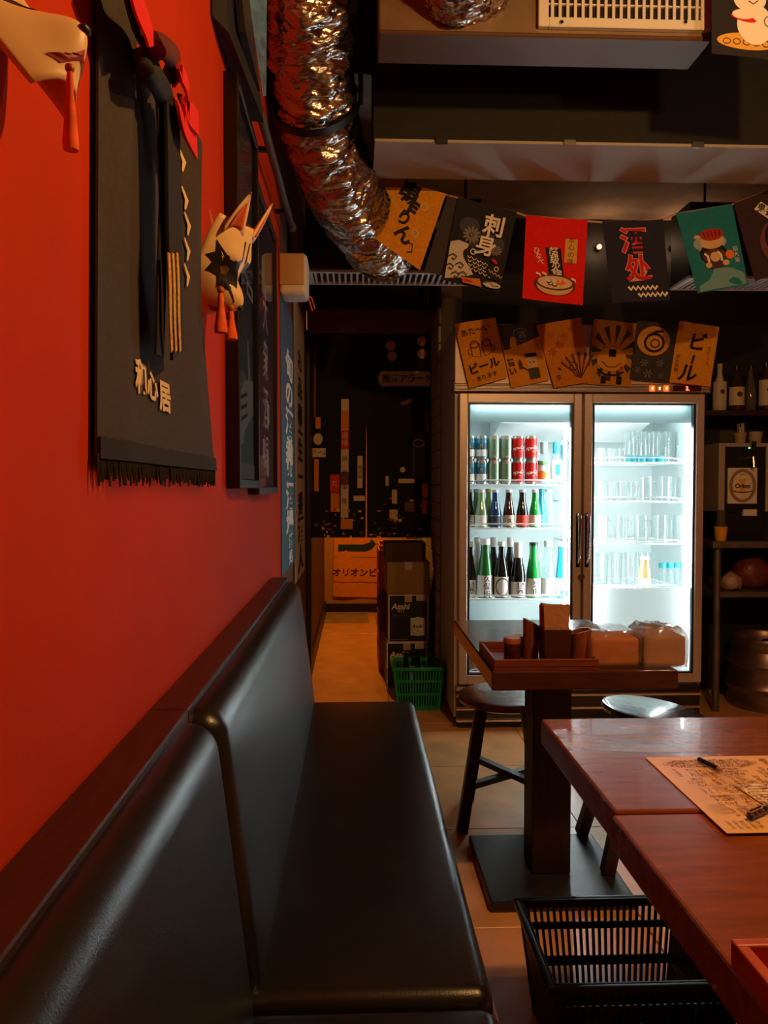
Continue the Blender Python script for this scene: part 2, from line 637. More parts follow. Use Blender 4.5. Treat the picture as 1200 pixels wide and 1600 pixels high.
def cushion(lo, hi, bev, shear=0.0, crown=0.0):
    """upholstered block: rounded edges, a little crown, leaning back by shear"""
    mb = MB().box(lo, hi, bev, 6)
    bmesh.ops.subdivide_edges(mb.bm, edges=[e for e in mb.bm.edges if e.calc_length() > 0.2], cuts=6, use_grid_fill=True)
    c = [(a + b) / 2 for a, b in zip(lo, hi)]
    h = [(b - a) / 2 for a, b in zip(lo, hi)]
    for v in mb.bm.verts:
        q = [(v.co[i] - c[i]) / h[i] for i in range(3)]
        if crown:
            k = crown * max(0, 1 - q[1] ** 4)
            if shear:
                if q[0] > 0:
                    v.co.x += k * max(0, 1 - q[2] ** 2)
            elif q[2] > 0:
                v.co.z += k * max(0, 1 - q[0] ** 2)
        if shear:
            v.co.x -= shear * (v.co.z - lo[2])
    return mb


for a, b in ((1.083, 2.632), (-0.9, 1.068)):
    part(cushion((-0.215, a, 0.378), (0.203, b, 0.452), 0.028, 0, 0.004), 'seat_cushion', VINYL, base, True, 180)
    part(cushion((-0.225, a + 0.003, 0.43), (-0.135, b - 0.003, 0.868), 0.036, 0.125, 0.006), 'back_cushion', VINYL, base, True, 180)
    part(MB().box((-0.286, a - 0.004, 0.40), (-0.236, b + 0.004, 0.848)), 'back_board', DARKWOOD, base)
for a, b in ((1.069, 2.64), (-0.9, 1.066)):
    part(MB().box((-0.287, a, 0.848), (-0.232, b, 0.877), 0.002, 1), 'ledge', mat('ledge_wood', rgb(52, 28, 19), 0.35, var=0.3, scale=8, stretch=(10, 1, 10)), base)

# ================================================================== tables
def table(name, label, lo, hi, z, th, post, plate, legs=None, tm=TABLEWOOD):
    t = thing(name, label, 'table', ((lo[0] + hi[0]) / 2, (lo[1] + hi[1]) / 2, 0), world=True)
    part(MB().box((lo[0], lo[1], z - th), (hi[0], hi[1], z), 0.004, 2), 'table_top', tm, t)
    if post:
        px, py, w2 = post
        part(MB().box((px - w2, py - w2, 0.03), (px + w2, py + w2, z - th), 0.003, 1), 'pedestal', DARKWOOD, t)
    if plate:
        x0, y0, x1, y1 = plate
        part(MB().box((x0, y0, 0.0), (x1, y1, 0.03), 0.006, 2), 'base_plate', mat('dark_base_steel', rgb(44, 40, 38), 0.4, metal=0.2, var=0.4, scale=12), t)
    return t


TZ = 0.73
tA0 = UZ(769, 1050, TZ)
tA1 = UZ(703, 969, TZ)
tA2 = UZ(1076, 1056, TZ)
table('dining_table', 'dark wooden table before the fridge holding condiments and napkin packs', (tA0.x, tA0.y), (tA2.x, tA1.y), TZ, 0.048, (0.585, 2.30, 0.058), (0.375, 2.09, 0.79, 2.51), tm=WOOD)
tB0 = UZ(845, 1123, TZ)
tBy = UZ(960, 1268, TZ).y
table('dining_table', 'dark wooden table in the middle, its top half under the orange menu sheet', (tB0.x, tBy + 0.002), (1.12, tB0.y), TZ, 0.05, (0.80, 1.30, 0.04), (0.62, 1.13, 0.98, 1.47))
table('dining_table', 'nearest reddish wooden table carrying the small open tray', (tB0.x - 0.006, 0.40), (1.12, tBy - 0.002), TZ - 0.003, 0.05, (0.80, 0.72, 0.04), (0.62, 0.5, 0.98, 0.92))

# ================================================================== stools
def stool(label, loc, r, h, rot=0.0, tilt=None, topm=None):
    t = thing('stool', label, 'stool', loc, group=None)
    part(MB().lathe([(0, h - 0.034), (r - 0.025, h - 0.034), (r - 0.006, h - 0.026), (r, h - 0.014), (r - 0.003, h - 0.004), (r - 0.012, h), (0, h)], (0, 0, 0), 40),
         'seat', topm, t, True)
    a, b = r * 0.66, r * 0.98
    legs = []
    for i in range(4):
        an = rot + math.pi / 4 + i * math.pi / 2
        p0 = Vector((b * 1.2 * math.cos(an), b * 1.2 * math.sin(an), 0.0))
        p1 = Vector((a * math.cos(an), a * math.sin(an), h - 0.03))
        part(MB().bar(p0, p1, 0.036, 0.036), 'leg', DARKWOOD, t)
        legs.append((p0, p1))
    for i in (0, 1):
        k = 0.36 + 0.05 * i
        q0 = legs[i][0].lerp(legs[i][1], k)
        q1 = legs[i + 2][0].lerp(legs[i + 2][1], k)
        part(MB().bar(q0, q1, 0.02, 0.026), 'stretcher', DARKWOOD, t)
    if tilt:
        t.rotation_euler = tilt
    return t


stool_m = mat('stool_seat_wood', rgb(120, 66, 36), 0.24, var=0.3, scale=8, stretch=(1, 8, 1), coat=0.3)
stool('round brown stool with crossed stretchers left of the table pedestal', (0.53, 2.70, 0.0), 0.165, 0.452, rot=-0.227, topm=stool_m)
stool('tilted round stool with pale shining seat beyond the middle table', (0.885, 2.37, 0.017), 0.16, 0.475, rot=0.0,
      tilt=(0.0, 0.12, 0), topm=mat('stool_black_seat', rgb(44, 40, 38), 0.22, var=0.2, scale=10, coat=0.5))

# ================================================================== the drinks fridge
FX0, FX1, FY0, FY1 = 0.487, 1.722, 3.71, 4.35
XM = (FX0 + FX1) / 2 + 0.005
HZ0, HZ1 = 1.648, 1.975
fr = thing('drinks_fridge', 'tall glass-door drinks fridge glowing white behind the tables', 'fridge', ((FX0 + FX1) / 2, (FY0 + FY1) / 2, 0), world=True)
fr_body = mat('fridge_side', rgb(196, 188, 178), 0.45, var=0.05, scale=4)
fr_frame = mat('fridge_frame', rgb(196, 180, 170), 0.4, metal=0.4, var=0.05, scale=12, stretch=(1, 1, 20))
fr_in = mat('fridge_lining', rgb(186, 198, 198), 0.55)
IX0, IX1, IY0, IY1, IZ0, IZ1 = FX0 + 0.035, FX1 - 0.035, FY0 + 0.055, FY1 - 0.04, 0.235, 1.60
mb = MB()
mb.box((FX0, FY0 + 0.045, 0.05), (IX0, FY1, HZ1 - 0.005), 0.002, 1)
mb.box((IX1, FY0 + 0.045, 0.05), (FX1, FY1, HZ1 - 0.005), 0.002, 1)
mb.box((IX0, IY1, 0.05), (IX1, FY1, HZ1 - 0.005))
mb.box((IX0, FY0 + 0.045, 0.05), (IX1, IY1, IZ0 - 0.006))
mb.box((IX0, FY0 + 0.045, IZ1 + 0.006), (IX1, IY1, HZ1 - 0.005))
part(mb, 'cabinet', fr_body, fr)
mb = MB()
e = 0.004
mb.box((IX0, IY0, IZ0 - e), (IX0 + e, IY1, IZ1 + e))
mb.box((IX1 - e, IY0, IZ0 - e), (IX1, IY1, IZ1 + e))
mb.box((IX0 + e, IY1 - e, IZ0), (IX1 - e, IY1, IZ1))
mb.box((IX0 + e, IY0, IZ0 - e), (IX1 - e, IY1, IZ0))
mb.box((IX0 + e, IY0, IZ1), (IX1 - e, IY1, IZ1 + e))
part(mb, 'lining', fr_in, fr)
# evaporator cover hanging under the ceiling of the cavity
mb = MB()
xa, xb = U(775, 670, 4.1).x, U(1000, 670, 4.1).x
mb.loft([[(x, IY0 + 0.14, 1.585), (x, IY1 - 0.02, 1.585), (x, IY1 - 0.02, 1.44), (x, IY0 + 0.2, 1.52)] for x in (xa, xb)])
part(mb, 'evaporator_cover', mat('evaporator_white', rgb(232, 236, 236), 0.5), fr)
# front valance inside, pale grey band at the top
part(MB().box((IX0 + 0.005, IY0 + 0.001, U(800, 660, IY0).z), (IX1 - 0.005, IY0 + 0.004, IZ1 - 0.002)), 'valance', glassmat('light_diffuser', (0.9, 0.95, 0.95), 0.1, 0.3, 0.93, (0.50, 0.60, 0.61)), fr)
# header with ribbed strip
part(MB().box((FX0 - 0.006, FY0, HZ0 + 0.038), (FX1 + 0.006, FY0 + 0.044, HZ1), 0.003, 1), 'header', mat('header_metal', rgb(196, 178, 164), 0.45, metal=0.3), fr)
mb = MB()
for k in range(5):
    z = HZ0 + 0.004 + k * 0.0068
    mb.box((FX0 - 0.008, FY0 - 0.004, z), (FX1 + 0.008, FY0 + 0.02, z + 0.0045), 0.001, 1)
part(mb, 'vent_strip', fr_frame, fr)
for s in (FX0 - 0.014, FX1 + 0.006):
    part(MB().box((s, FY0 - 0.008, HZ0 - 0.002), (s + 0.008, FY0 + 0.03, HZ0 + 0.045), 0.002, 1), 'end_cap', BLACKPL if s < 1 else CHROME, fr)
# control panel
cp = U(1030, 607, FY0 - 0.006)
for i, px in enumerate((1019, 1030, 1041)):
    c = U(px, 607, FY0 - 0.006)
    m = mat('switch_red', rgb(220, 40, 10), 0.4, emit=(1, 0.12, 0.02), estr=1.6) if i != 1 else mat('switch_dark', rgb(60, 20, 10), 0.4, emit=(1, 0.25, 0.03), estr=0.25)
    o = part(MB().box((c.x - 0.013, FY0 - 0.012, c.z - 0.015), (c.x + 0.013, FY0 - 0.001, c.z + 0.015), 0.003, 1), 'switch', m, fr)
    part(MB().box((c.x - 0.004, FY0 - 0.014, c.z - 0.007), (c.x + 0.004, FY0 - 0.011, c.z + 0.007), 0.001, 1), 'switch_mark', mat('switch_glow', (1, 0.6, 0.2), 0.5, emit=(1, 0.5, 0.15), estr=3.0 if i != 1 else 1.0), o)
c = U(1074, 607, FY0 - 0.006)
o = part(MB().box((c.x - 0.07, FY0 - 0.008, c.z - 0.014), (c.x + 0.07, FY0 - 0.001, c.z + 0.014), 0.003, 1), 'display', mat('display_dark', rgb(70, 12, 10), 0.25), fr)
pr = Print(quadmap((c.x - 0.07, FY0 - 0.0085, c.z + 0.014), (c.x + 0.07, FY0 - 0.0085, c.z + 0.014), (c.x + 0.07, FY0 - 0.0085, c.z - 0.014), (c.x - 0.07, FY0 - 0.0085, c.z - 0.014)), 0.2)
pr.text(mat('display_digit', (1, 0.3, 0.2), 0.5, emit=(1, 0.08, 0.03), estr=9.0), '3.', 0.5, 0.1, 0.2, bold=0.02)
pr.build(o)


def door(x0, x1, label, hinge):
    z0, z1 = 0.222, 1.642
    d = part(MB().box((x0, FY0, z0), (x0 + 0.04, FY0 + 0.04, z1), 0.003, 1).box((x1 - 0.04, FY0, z0), (x1, FY0 + 0.04, z1), 0.003, 1)
             .box((x0 + 0.04, FY0, z1 - 0.045), (x1 - 0.04, FY0 + 0.04, z1), 0.003, 1).box((x0 + 0.04, FY0, z0), (x1 - 0.04, FY0 + 0.04, z0 + 0.045), 0.003, 1), 'door', fr_frame, fr)
    g = MB()
    a, b, c2, d2 = x0 + 0.04, x1 - 0.04, z0 + 0.045, z1 - 0.045
    for q in ((a, c2, a + 0.012, d2), (b - 0.012, c2, b, d2), (a + 0.012, d2 - 0.008, b - 0.012, d2), (a + 0.012, c2, b - 0.012, c2 + 0.008)):
        g.box((q[0], FY0 + 0.006, q[1]), (q[2], FY0 + 0.036, q[3]))
    part(g, 'gasket', mat('gasket_dark', rgb(24, 44, 48), 0.4), d)
    part(MB().box((a + 0.012, FY0 + 0.018, c2 + 0.008), (b - 0.012, FY0 + 0.022, d2 - 0.008)), 'pane', glassmat('door_glass', (0.95, 0.985, 0.985), 0.05, 0.02), d)
    return d, (a + 0.012, b - 0.012, c2 + 0.008, d2 - 0.008)


dl, pl = door(FX0 + 0.018, XM - 0.006, 'left', 0)
dr, prr = door(XM + 0.006, FX1 - 0.012, 'right', 1)
# frosted film over the lower third of the right pane
zf = U(1000, 920, FY0).z
part(MB().box((prr[0], FY0 + 0.0225, prr[2]), (prr[1], FY0 + 0.0235, zf)), 'frosted_film', glassmat('frosted', (0.95, 0.98, 0.98), 0.1, 0.3, 0.85, (0.86, 0.90, 0.90)), dr)
# handles: chrome pulls on dark recess plates
for s, d in ((-1, dl), (1, dr)):
    x = XM + s * 0.022
    zt, zb = U(900, 803, FY0).z, U(900, 880, FY0).z
    h = part(MB().box((x - 0.010, FY0 - 0.006, zb - 0.02), (x + 0.010, FY0 + 0.002, zt + 0.005), 0.004, 2), 'handle_plate', mat('handle_dark', rgb(30, 26, 24), 0.3, metal=0.5), d)
    mb = MB().tube([(x, FY0 - 0.004, zt), (x, FY0 - 0.03, zt - 0.012), (x, FY0 - 0.032, zt - 0.08), (x, FY0 - 0.026, zb + 0.03), (x, FY0 - 0.004, zb)], [0.009, 0.010, 0.008, 0.006, 0.004], 10)
    part(mb, 'handle', CHROME, d, True)
c = U(907, 901, FY0)
part(MB().tube([(c.x, FY0 - 0.014, c.z), (c.x, FY0 + 0.002, c.z)], 0.017, 20), 'lock', CHROME, dl, True)
# kick grille
part(MB().box((FX0 + 0.01, FY0 + 0.02, 0.03), (FX1 - 0.01, FY0 + 0.05, 0.205)), 'kick_panel', mat('kick_dark', rgb(52, 40, 34), 0.35, metal=0.5), fr)
for z in (0.035, 0.09, 0.155):
    part(MB().box((FX0 + 0.006, FY0 - 0.002 + (0.012 if z > 0.05 else 0), z), (FX1 - 0.006, FY0 + 0.024, z + 0.018), 0.005, 2), 'kick_trim', CHROME, fr, True)
part(MB().box((FX0 + 0.02, FY0 + 0.03, 0.0), (FX1 - 0.02, FY1 - 0.02, 0.05)), 'plinth', BLACKPL, fr)
part(MB().box((FX0 + 0.004, FY0 - 0.004, 0.19), (FX0 + 0.05, FY0 + 0.03, 0.215), 0.003, 1), 'hinge', CHROME, fr)
# led tubes: beside the mullion and at both ends, behind the door frames
led = mat('fridge_led', (0.9, 0.97, 1.0), 0.4, emit=(0.95, 0.985, 1.0), estr=LED_STRENGTH)
led2 = mat('fridge_led_top', (0.9, 0.97, 1.0), 0.4, emit=(0.9, 0.98, 1.0), estr=LED_STRENGTH * 0.3)
for x in (XM - 0.068, XM + 0.068):
    part(MB().tube([(x, IY0 + 0.009, IZ0 + 0.06), (x, IY0 + 0.009, IZ1 - 0.12)], 0.0075, 8), 'led_tube', led, fr, True)
part(MB().box((XM - 0.045, FY0 + 0.0415, IZ0 - 0.004), (XM + 0.045, IY0 - 0.001, IZ1 + 0.004)), 'mullion', fr_frame, fr)
part(MB().tube([(IX0 + 0.05, IY0 + 0.03, IZ1 - 0.015), (XM - 0.05, IY0 + 0.03, IZ1 - 0.015)], 0.011, 8), 'led_tube', led2, fr, True)
part(MB().tube([(XM + 0.05, IY0 + 0.03, IZ1 - 0.015), (IX1 - 0.05, IY0 + 0.03, IZ1 - 0.015)], 0.011, 8), 'led_tube', led2, fr, True)
part(MB().tube([(IX1 - 0.042, IY0 + 0.009, IZ0 + 0.06), (IX1 - 0.042, IY0 + 0.009, IZ1 - 0.12)], 0.006, 8), 'led_tube', led, fr, True)

# shelves: wire decks with a bowed front wire
SHY0, SHY1 = IY0 + 0.05, IY1 - 0.01
wire_m = mat('shelf_wire', rgb(226, 230, 230), 0.4)


def shelf(x0, x1, py):
    z = U(800, py, SHY0).z
    s = part(MB().box((x0, SHY0, z - 0.006), (x1, SHY0 + 0.008, z + 0.002), 0.001, 1).box((x0, SHY1 - 0.008, z - 0.006), (x1, SHY1, z), 0.001, 1)
             .box((x0, SHY0, z - 0.006), (x0 + 0.008, SHY1, z), 0.001, 1).box((x1 - 0.008, SHY0, z - 0.006), (x1, SHY1, z), 0.001, 1), 'shelf', wire_m, fr)
    n = int((x1 - x0) / 0.03)
    for i in range(1, n):
        x = x0 + (x1 - x0) * i / n
        part(MB().tube([(x, SHY0 + 0.004, z - 0.002), (x, SHY1 - 0.004, z - 0.002)], 0.002, 5), 'wire', wire_m, s)
    pts = [(x0 + 0.02, SHY0 + 0.002, z), (x0 + 0.06, SHY0 - 0.012, z + 0.018), (x0 + 0.12, SHY0 - 0.020, z + 0.022), ((x0 + x1) / 2, SHY0 - 0.024, z + 0.022),
           (x1 - 0.12, SHY0 - 0.020, z + 0.022), (x1 - 0.06, SHY0 - 0.012, z + 0.018), (x1 - 0.02, SHY0 + 0.002, z)]
    part(MB().tube(pts, 0.003, 6), 'front_wire', wire_m, s, True)
    return z + 0.001


LX0, LX1 = IX0 + 0.01, XM - 0.012
RX0, RX1 = XM + 0.012, IX1 - 0.01
ZL = [shelf(LX0, LX1, p) for p in (757, 825, 936)]
ZR = [shelf(RX0, RX1, p) for p in (722, 784, 850)]
z4 = U(800, 1050, SHY0).z
ZL.append(shelf(LX0, LX1, 1050))
ZR.append(shelf(RX0, RX1, 921))

# ------------------------------------------------------------------ drinks
def wrap(r, z0, z1, a0, a1):
    """label map on a cylinder around the local z axis, facing -y; u runs left to right"""
    def f(u, v, off=0.0):
        t = a0 + (a1 - a0) * u
        return Vector(((r + off) * math.sin(t), -(r + off) * math.cos(t), z1 + (z0 - z1) * v))
    return f


CAPS = {}
SPOT = {}


def bottle(label, x, y, z, h, r, neck, gm, capm, lab=None, group=None, cap_h=0.02, shoulder=0.42, cap_r=None, name='bottle', cat='bottle'):
    """lathe-turned bottle; lab = dict(mat, z0, z1, fn)"""
    t = thing(name, label, cat, (x, y, z), group)
    sh = h * shoulder
    key = (h, r, neck, gm.name, shoulder)
    if key not in CAPS:
        prof = [(0, 0.0), (r * 0.9, 0.0), (r, 0.006), (r, sh * 0.92), (r * 0.97, sh)]
        nz = h * 0.80
        for i in range(1, 7):
            k = i / 7
            s = 0.45 * k * k * (3 - 2 * k) + 0.55 * k
            prof.append((r * 0.97 + (neck - r * 0.97) * s, sh + (nz - sh) * k))
        prof += [(neck, nz), (neck, h - cap_h), (neck * 0.9, h - 0.002), (0, h - 0.002)]
        CAPS[key] = MB().lathe(prof, (0, 0, 0), 20).mesh('glass', gm, True, 50)
    put(CAPS[key], 'glass', t)
    cr = cap_r or neck + 0.0025
    part(MB().lathe([(cr, 0), (cr, cap_h - 0.002), (cr - 0.002, cap_h), (0, cap_h)], (0, 0, h - cap_h), 16, False), 'cap', capm, t, True)
    if lab:
        f = wrap(r + 0.0006, lab['z0'], lab['z1'], -1.5, 1.5)
        mb = MB().grid(lambda u, v: f(u, v, 0), 14, 1)
        lo = part(mb, 'label', lab['mat'], t, True)
        if 'fn' in lab:
            p = Print(f, (lab['z1'] - lab['z0']) / (3.0 * r), 0.0004, 0.0002)
            lab['fn'](p)
            p.build(lo)
    return t


def can(label, x, y, z, m, fn, group):
    t = thing('drink_can', label, 'can', (x, y, z), group)
    h, r = 0.122, 0.0303
    if 'can' not in CAPS:
        CAPS['can'] = MB().lathe([(0, 0.003), (r * 0.75, 0.003), (r * 0.8, 0.0), (r, 0.01), (r, h - 0.012), (r * 0.84, h - 0.002), (r * 0.84, h), (r * 0.8, h - 0.003), (0, h - 0.003)], (0, 0, 0), 22)
        CAPS['can'] = CAPS['can'].mesh('can', STEEL, True, 50)
    put(CAPS['can'], 'shell', t)
    f = wrap(r + 0.0004, 0.012, h - 0.014, -math.pi, math.pi)
    lo = part(MB().grid(lambda u, v: f(u, v, 0), 24, 1), 'sleeve', m, t, True)
    if fn:
        p = Print(wrap(r + 0.0006, 0.012, h - 0.014, -1.5, 1.5), (h - 0.026) / (3 * r), 0.0003, 0.0002)
        fn(p)
        p.build(lo)
    return t


G_GREEN = mat('glass_green', rgb(30, 110, 50), 0.08, spec=0.8)
G_LEAF = mat('glass_bright_green', rgb(20, 160, 60), 0.06, spec=0.8)
G_DARK = mat('glass_black_green', rgb(16, 26, 24), 0.06, spec=0.8)
G_BROWN = mat('glass_brown', rgb(62, 34, 18), 0.06, spec=0.8)
G_BLUE = mat('glass_blue', rgb(10, 62, 120), 0.06, spec=0.8)
G_TEAL = mat('glass_teal', rgb(20, 140, 175), 0.06, spec=0.8)
G_PALE = mat('glass_pale_green', rgb(126, 160, 110), 0.08, spec=0.8)
G_CLEAR = glassmat('glass_clear', (0.86, 0.93, 0.94), 0.35, 0.03, 0.12, (0.85, 0.92, 0.93))
G_AMBER = mat('glass_amber', rgb(120, 70, 40), 0.08, spec=0.8)
LABW = mat('label_white', rgb(222, 222, 216), 0.6)
LABT = mat('label_tan', rgb(200, 188, 160), 0.6)
LABR = mat('label_red', rgb(215, 55, 30), 0.6)
LABB = mat('label_navy', rgb(24, 50, 70), 0.5)
CAPW = mat('cap_white', rgb(225, 228, 226), 0.45)
CAPT = mat('cap_teal', rgb(30, 150, 170), 0.45)
CAPY = mat('cap_yellow', rgb(220, 200, 60), 0.45)

yF = SHY0 + 0.055      # front row of the shelf
yR = SHY0 + 0.15


def at(px, yy, py=800):
    return U(px, py, yy).x


# top left shelf: cans and bottles
z = ZL[0]
BLUECAN = mat('can_blue', rgb(70, 140, 165), 0.35, metal=0.4)
GREENCAN = mat('can_green', rgb(150, 176, 150), 0.35, metal=0.4)
REDCAN = mat('can_red', rgb(205, 20, 14), 0.35, metal=0.2)


def bluefn(p):
    p.rect(LABW, 0.12, 0.62, 0.88, 0.98, 8, 1)
    p.rect(mat('can_deep_blue', rgb(14, 84, 110), 0.4), 0.15, 0.25, 0.85, 0.6, 8, 1)
    p.text(WHITEINK, '生', 0.5, 0.42, 0.3)


def cokefn(p):
    p.text(WHITEINK, 'Coca-Cola', 0.5, 0.5, 0.26, rot=-0.12, bold=0.015, slant=0.25)
    p.stroke(WHITEINK, [(0.1, 0.72), (0.3, 0.66), (0.55, 0.72), (0.8, 0.66), (0.95, 0.6)], [0.01, 0.05, 0.04, 0.05, 0.01])


def greenfn(p):
    p.rect(mat('can_green_dark', rgb(70, 110, 84), 0.4), 0.42, 0.05, 0.56, 0.95, 2, 1)


CH = 0.1225
for i, (px, hgt) in enumerate(((733, 1), (752, 1))):
    for k in range(2):
        can('blue and silver drink can, %s of the %s stack' % (('bottom', 'top')[k], ('outer', 'inner')[i]), at(px, yF), yF, z + k * CH, BLUECAN, bluefn, 'blue cans in the fridge')
for i, px in enumerate((771, 790)):
    for k in range(2):
        can('pale green drink can, %s of the stack %s' % (('bottom', 'top')[k], ('beside the blue cans', 'beside the red cans')[i]), at(px, yF), yF, z + k * CH, GREENCAN, greenfn, 'green cans in the fridge')
for i, px in enumerate((809, 829)):
    for k in range(2):
        can('red cola can with white script, %s of the stack %s' % (('bottom', 'top')[k], ('beside the green cans', 'beside the small bottles')[i]), at(px, yF), yF, z + k * CH, REDCAN, cokefn, 'red cans in the fridge')


def orangefn(p):
    p.ell(ORANGEINK, 0.3, 0.8, 0.3, 0.25)
    p.ell(mat('ink_green', rgb(90, 170, 90), 0.7), 0.4, 0.15, 0.35, 0.12)


bottle('clear juice bottle with pale cap and orange print on the top fridge shelf', at(849, yF), yF, z, 0.215, 0.031, 0.014, G_CLEAR, mat('cap_grey_green', rgb(120, 165, 160), 0.45), dict(mat=LABW, z0=0.01, z1=0.12, fn=orangefn), cap_h=0.06, cap_r=0.018, shoulder=0.5)
bottle('clear drink bottle with teal cap on the top fridge shelf', at(869, yF), yF, z, 0.215, 0.031, 0.014, G_CLEAR, CAPT, dict(mat=LABW, z0=0.01, z1=0.12, fn=lambda p: p.rect(TEALINK, 0.35, 0.2, 0.65, 0.8, 6, 1)), cap_h=0.06, cap_r=0.019, shoulder=0.5)
bottle('slate blue bottle half hidden at the right end of the top fridge shelf', at(880, yR), yR, z, 0.225, 0.030, 0.015, mat('glass_slate', rgb(90, 120, 130), 0.2), CAPW, None)

# second left shelf
z = ZL[1]
row2 = [(733, yF + 0.035, G_DARK, CAPW, LABW, 'near-black small bottle with white cap at the left edge of the second shelf', '獺祭'),
        (752, yF, G_PALE, CAPW, LABW, 'pale green small bottle with white label on the second shelf', None),
        (774, yF, G_BLUE, CAPW, LABB, 'deep blue small bottle with silver band on the second shelf', None),
        (795, yF, G_BROWN, CAPW, LABT, 'brown small bottle with tan label on the second shelf', '久'),
        (816, yF, G_DARK, CAPW, LABR, 'black small bottle with red label on the second shelf', None),
        (836, yF, G_LEAF, CAPW, LABW, 'bright green small bottle with grey label on the second shelf', None),
        (857, yF, G_CLEAR, CAPW, None, 'clear small bottle with blue dots on the second shelf', None),
        (877, yF, G_CLEAR, CAPW, None, 'clear small bottle at the right end of the second shelf', None)]
for px, yy, g, c, l, lb, s in row2:
    lab = None
    if l:
        def fn(p, s=s, l=l):
            if s:
                p.text(INK, s, 0.5, p.a / 2, 0.3, vertical=True, bold=0.01)
            if l is LABB:
                p.rect(STEEL, 0.0, 0.0, 1.0, 0.06, 10, 1)
        lab = dict(mat=l, z0=0.006, z1=0.062, fn=fn)
    bottle(lb, at(px, yy), yy, z, 0.192, 0.031, 0.0155, g, c, lab, group='small bottles on the second fridge shelf', cap_h=0.015, shoulder=0.34)
for px, g, lb in ((744, G_PALE, 'pale olive small bottle behind the left end of the second shelf'), (763, G_PALE, 'yellow-capped small bottle in the second row of the second shelf'),
                  (846, G_TEAL, 'teal-capped blue small bottle in the second row of the second shelf')):
    bottle(lb, at(px, yR), yR, z, 0.195, 0.030, 0.0125, g, CAPY if 'yellow' in lb else (CAPT if 'teal' in lb else CAPW), None, cap_h=0.016, shoulder=0.34)

# third left shelf: the large sake bottles
z = ZL[2]


def txtlabel(s, size=0.33):
    return lambda p: p.text(INK, s, 0.55, p.a / 2, size, vertical=True, bold=0.012, gap=1.0)


def ringlabel(p):
    p.ring(mat('ink_slate', rgb(70, 84, 84), 0.7), 0.5, p.a / 2, 0.36, 0.42, 0.07)


bottle('black sake bottle with white cap cut by the left edge of the third shelf', at(735, yF), yF + 0.02, z, 0.285, 0.032, 0.015, G_DARK, CAPW, dict(mat=LABW, z0=0.008, z1=0.09, fn=txtlabel('獺祭')), cap_h=0.028)
bottle('large green sake bottle with white cap and brushed label', at(758, yF), yF, z, 0.30, 0.038, 0.022, G_GREEN, CAPW, dict(mat=LABW, z0=0.006, z1=0.115, fn=txtlabel('久保田')), cap_h=0.03, cap_r=0.026)
bottle('black sake bottle with a white label showing a grey ring', at(784, yF), yF, z, 0.285, 0.037, 0.0155, G_DARK, CAPW, dict(mat=LABW, z0=0.006, z1=0.108, fn=ringlabel), cap_h=0.024)
bottle('black sake bottle with tall white cap wrap and brushed label', at(810, yF), yF, z, 0.282, 0.037, 0.018, G_DARK, CAPW, dict(mat=LABW, z0=0.006, z1=0.082, fn=txtlabel('獺祭')), cap_h=0.078, cap_r=0.0215)
bottle('bright green sake bottle with black cap and grey label', at(834, yF), yF, z, 0.28, 0.037, 0.02, G_LEAF, BLACKPL, dict(mat=LABW, z0=0.006, z1=0.1, fn=txtlabel('男山')), cap_h=0.016)
bottle('clear sake bottle with white cap between the green and blue bottles', at(857, yF), yF, z, 0.288, 0.036, 0.019, G_CLEAR, CAPW, dict(mat=LABW, z0=0.02, z1=0.1), cap_h=0.03)
bottle('teal blue bottle with white cap at the right end of the third shelf', at(880, yF), yF, z, 0.28, 0.036, 0.024, G_TEAL, CAPW, dict(mat=LABW, z0=0.012, z1=0.1, fn=lambda p: p.ell(TEALINK, 0.5, p.a * 0.85, 0.2, 0.2)), cap_h=0.02, cap_r=0.027, shoulder=0.38)
for px, lb in ((746, 'white-topped bottle in the second row behind the green sake bottle'), (771, 'black bottle in the second row left of the ring label bottle'), (797, 'black bottle in the second row right of the ring label bottle')):
    bottle(lb, at(px, yR), yR, z, 0.30, 0.036, 0.014, G_DARK if 'black' in lb else LABW, CAPW, None, cap_h=0.05 if 'black' in lb else 0.03)

# bottom left shelf: bottle tops showing over the table edge
z = ZL[3]
for i, px in enumerate((738, 745, 753, 784, 792)):
    yy = SHY0 + 0.05 + 0.075 * (i % 3)
    bottle('amber beer bottle on the bottom fridge shelf, %s from the left' % ('first', 'second', 'third', 'fourth', 'fifth')[i], at(px, yy, 960), yy, z, 0.235 - 0.012 * (i % 3), 0.030, 0.013, G_AMBER, CAPW, None, group='beer bottles on the bottom fridge shelf', cap_h=0.02)
for i, px in enumerate((822, 850, 880)):
    bottle('pale milky bottle on the bottom fridge shelf, %s' % ('beside the amber ones', 'in the middle', 'beside the mullion')[i], at(px, yF, 960), yF, z, 0.25, 0.035, 0.02, G_CLEAR, CAPW, dict(mat=LABW, z0=0.02, z1=0.16), group='pale bottles on the bottom fridge shelf')

# ------------------------------------------------------------------ glassware on the right shelves
TUMB = glassmat('glassware', (0.955, 0.975, 0.975), 0.6, 0.05, 0.07, (0.86, 0.90, 0.90))


def tumbler(r0, r1, h):
    key = ('t', r0, r1, h)
    if key not in CAPS:
        CAPS[key] = MB().lathe([(0, 0.0), (r0, 0.0), (r1, h), (r1 - 0.002, h), (r0 - 0.002, 0.008), (0, 0.008)], (0, 0, 0), 16, False).mesh('drinking_glass', TUMB, True, 50)
    return CAPS[key]


def glass_at(label, x, y, z, r0, r1, h, group):
    o = put(tumbler(r0, r1, h), 'drinking_glass')
    o.location = (x, y, z)
    tag(o, label, 'glass', group)


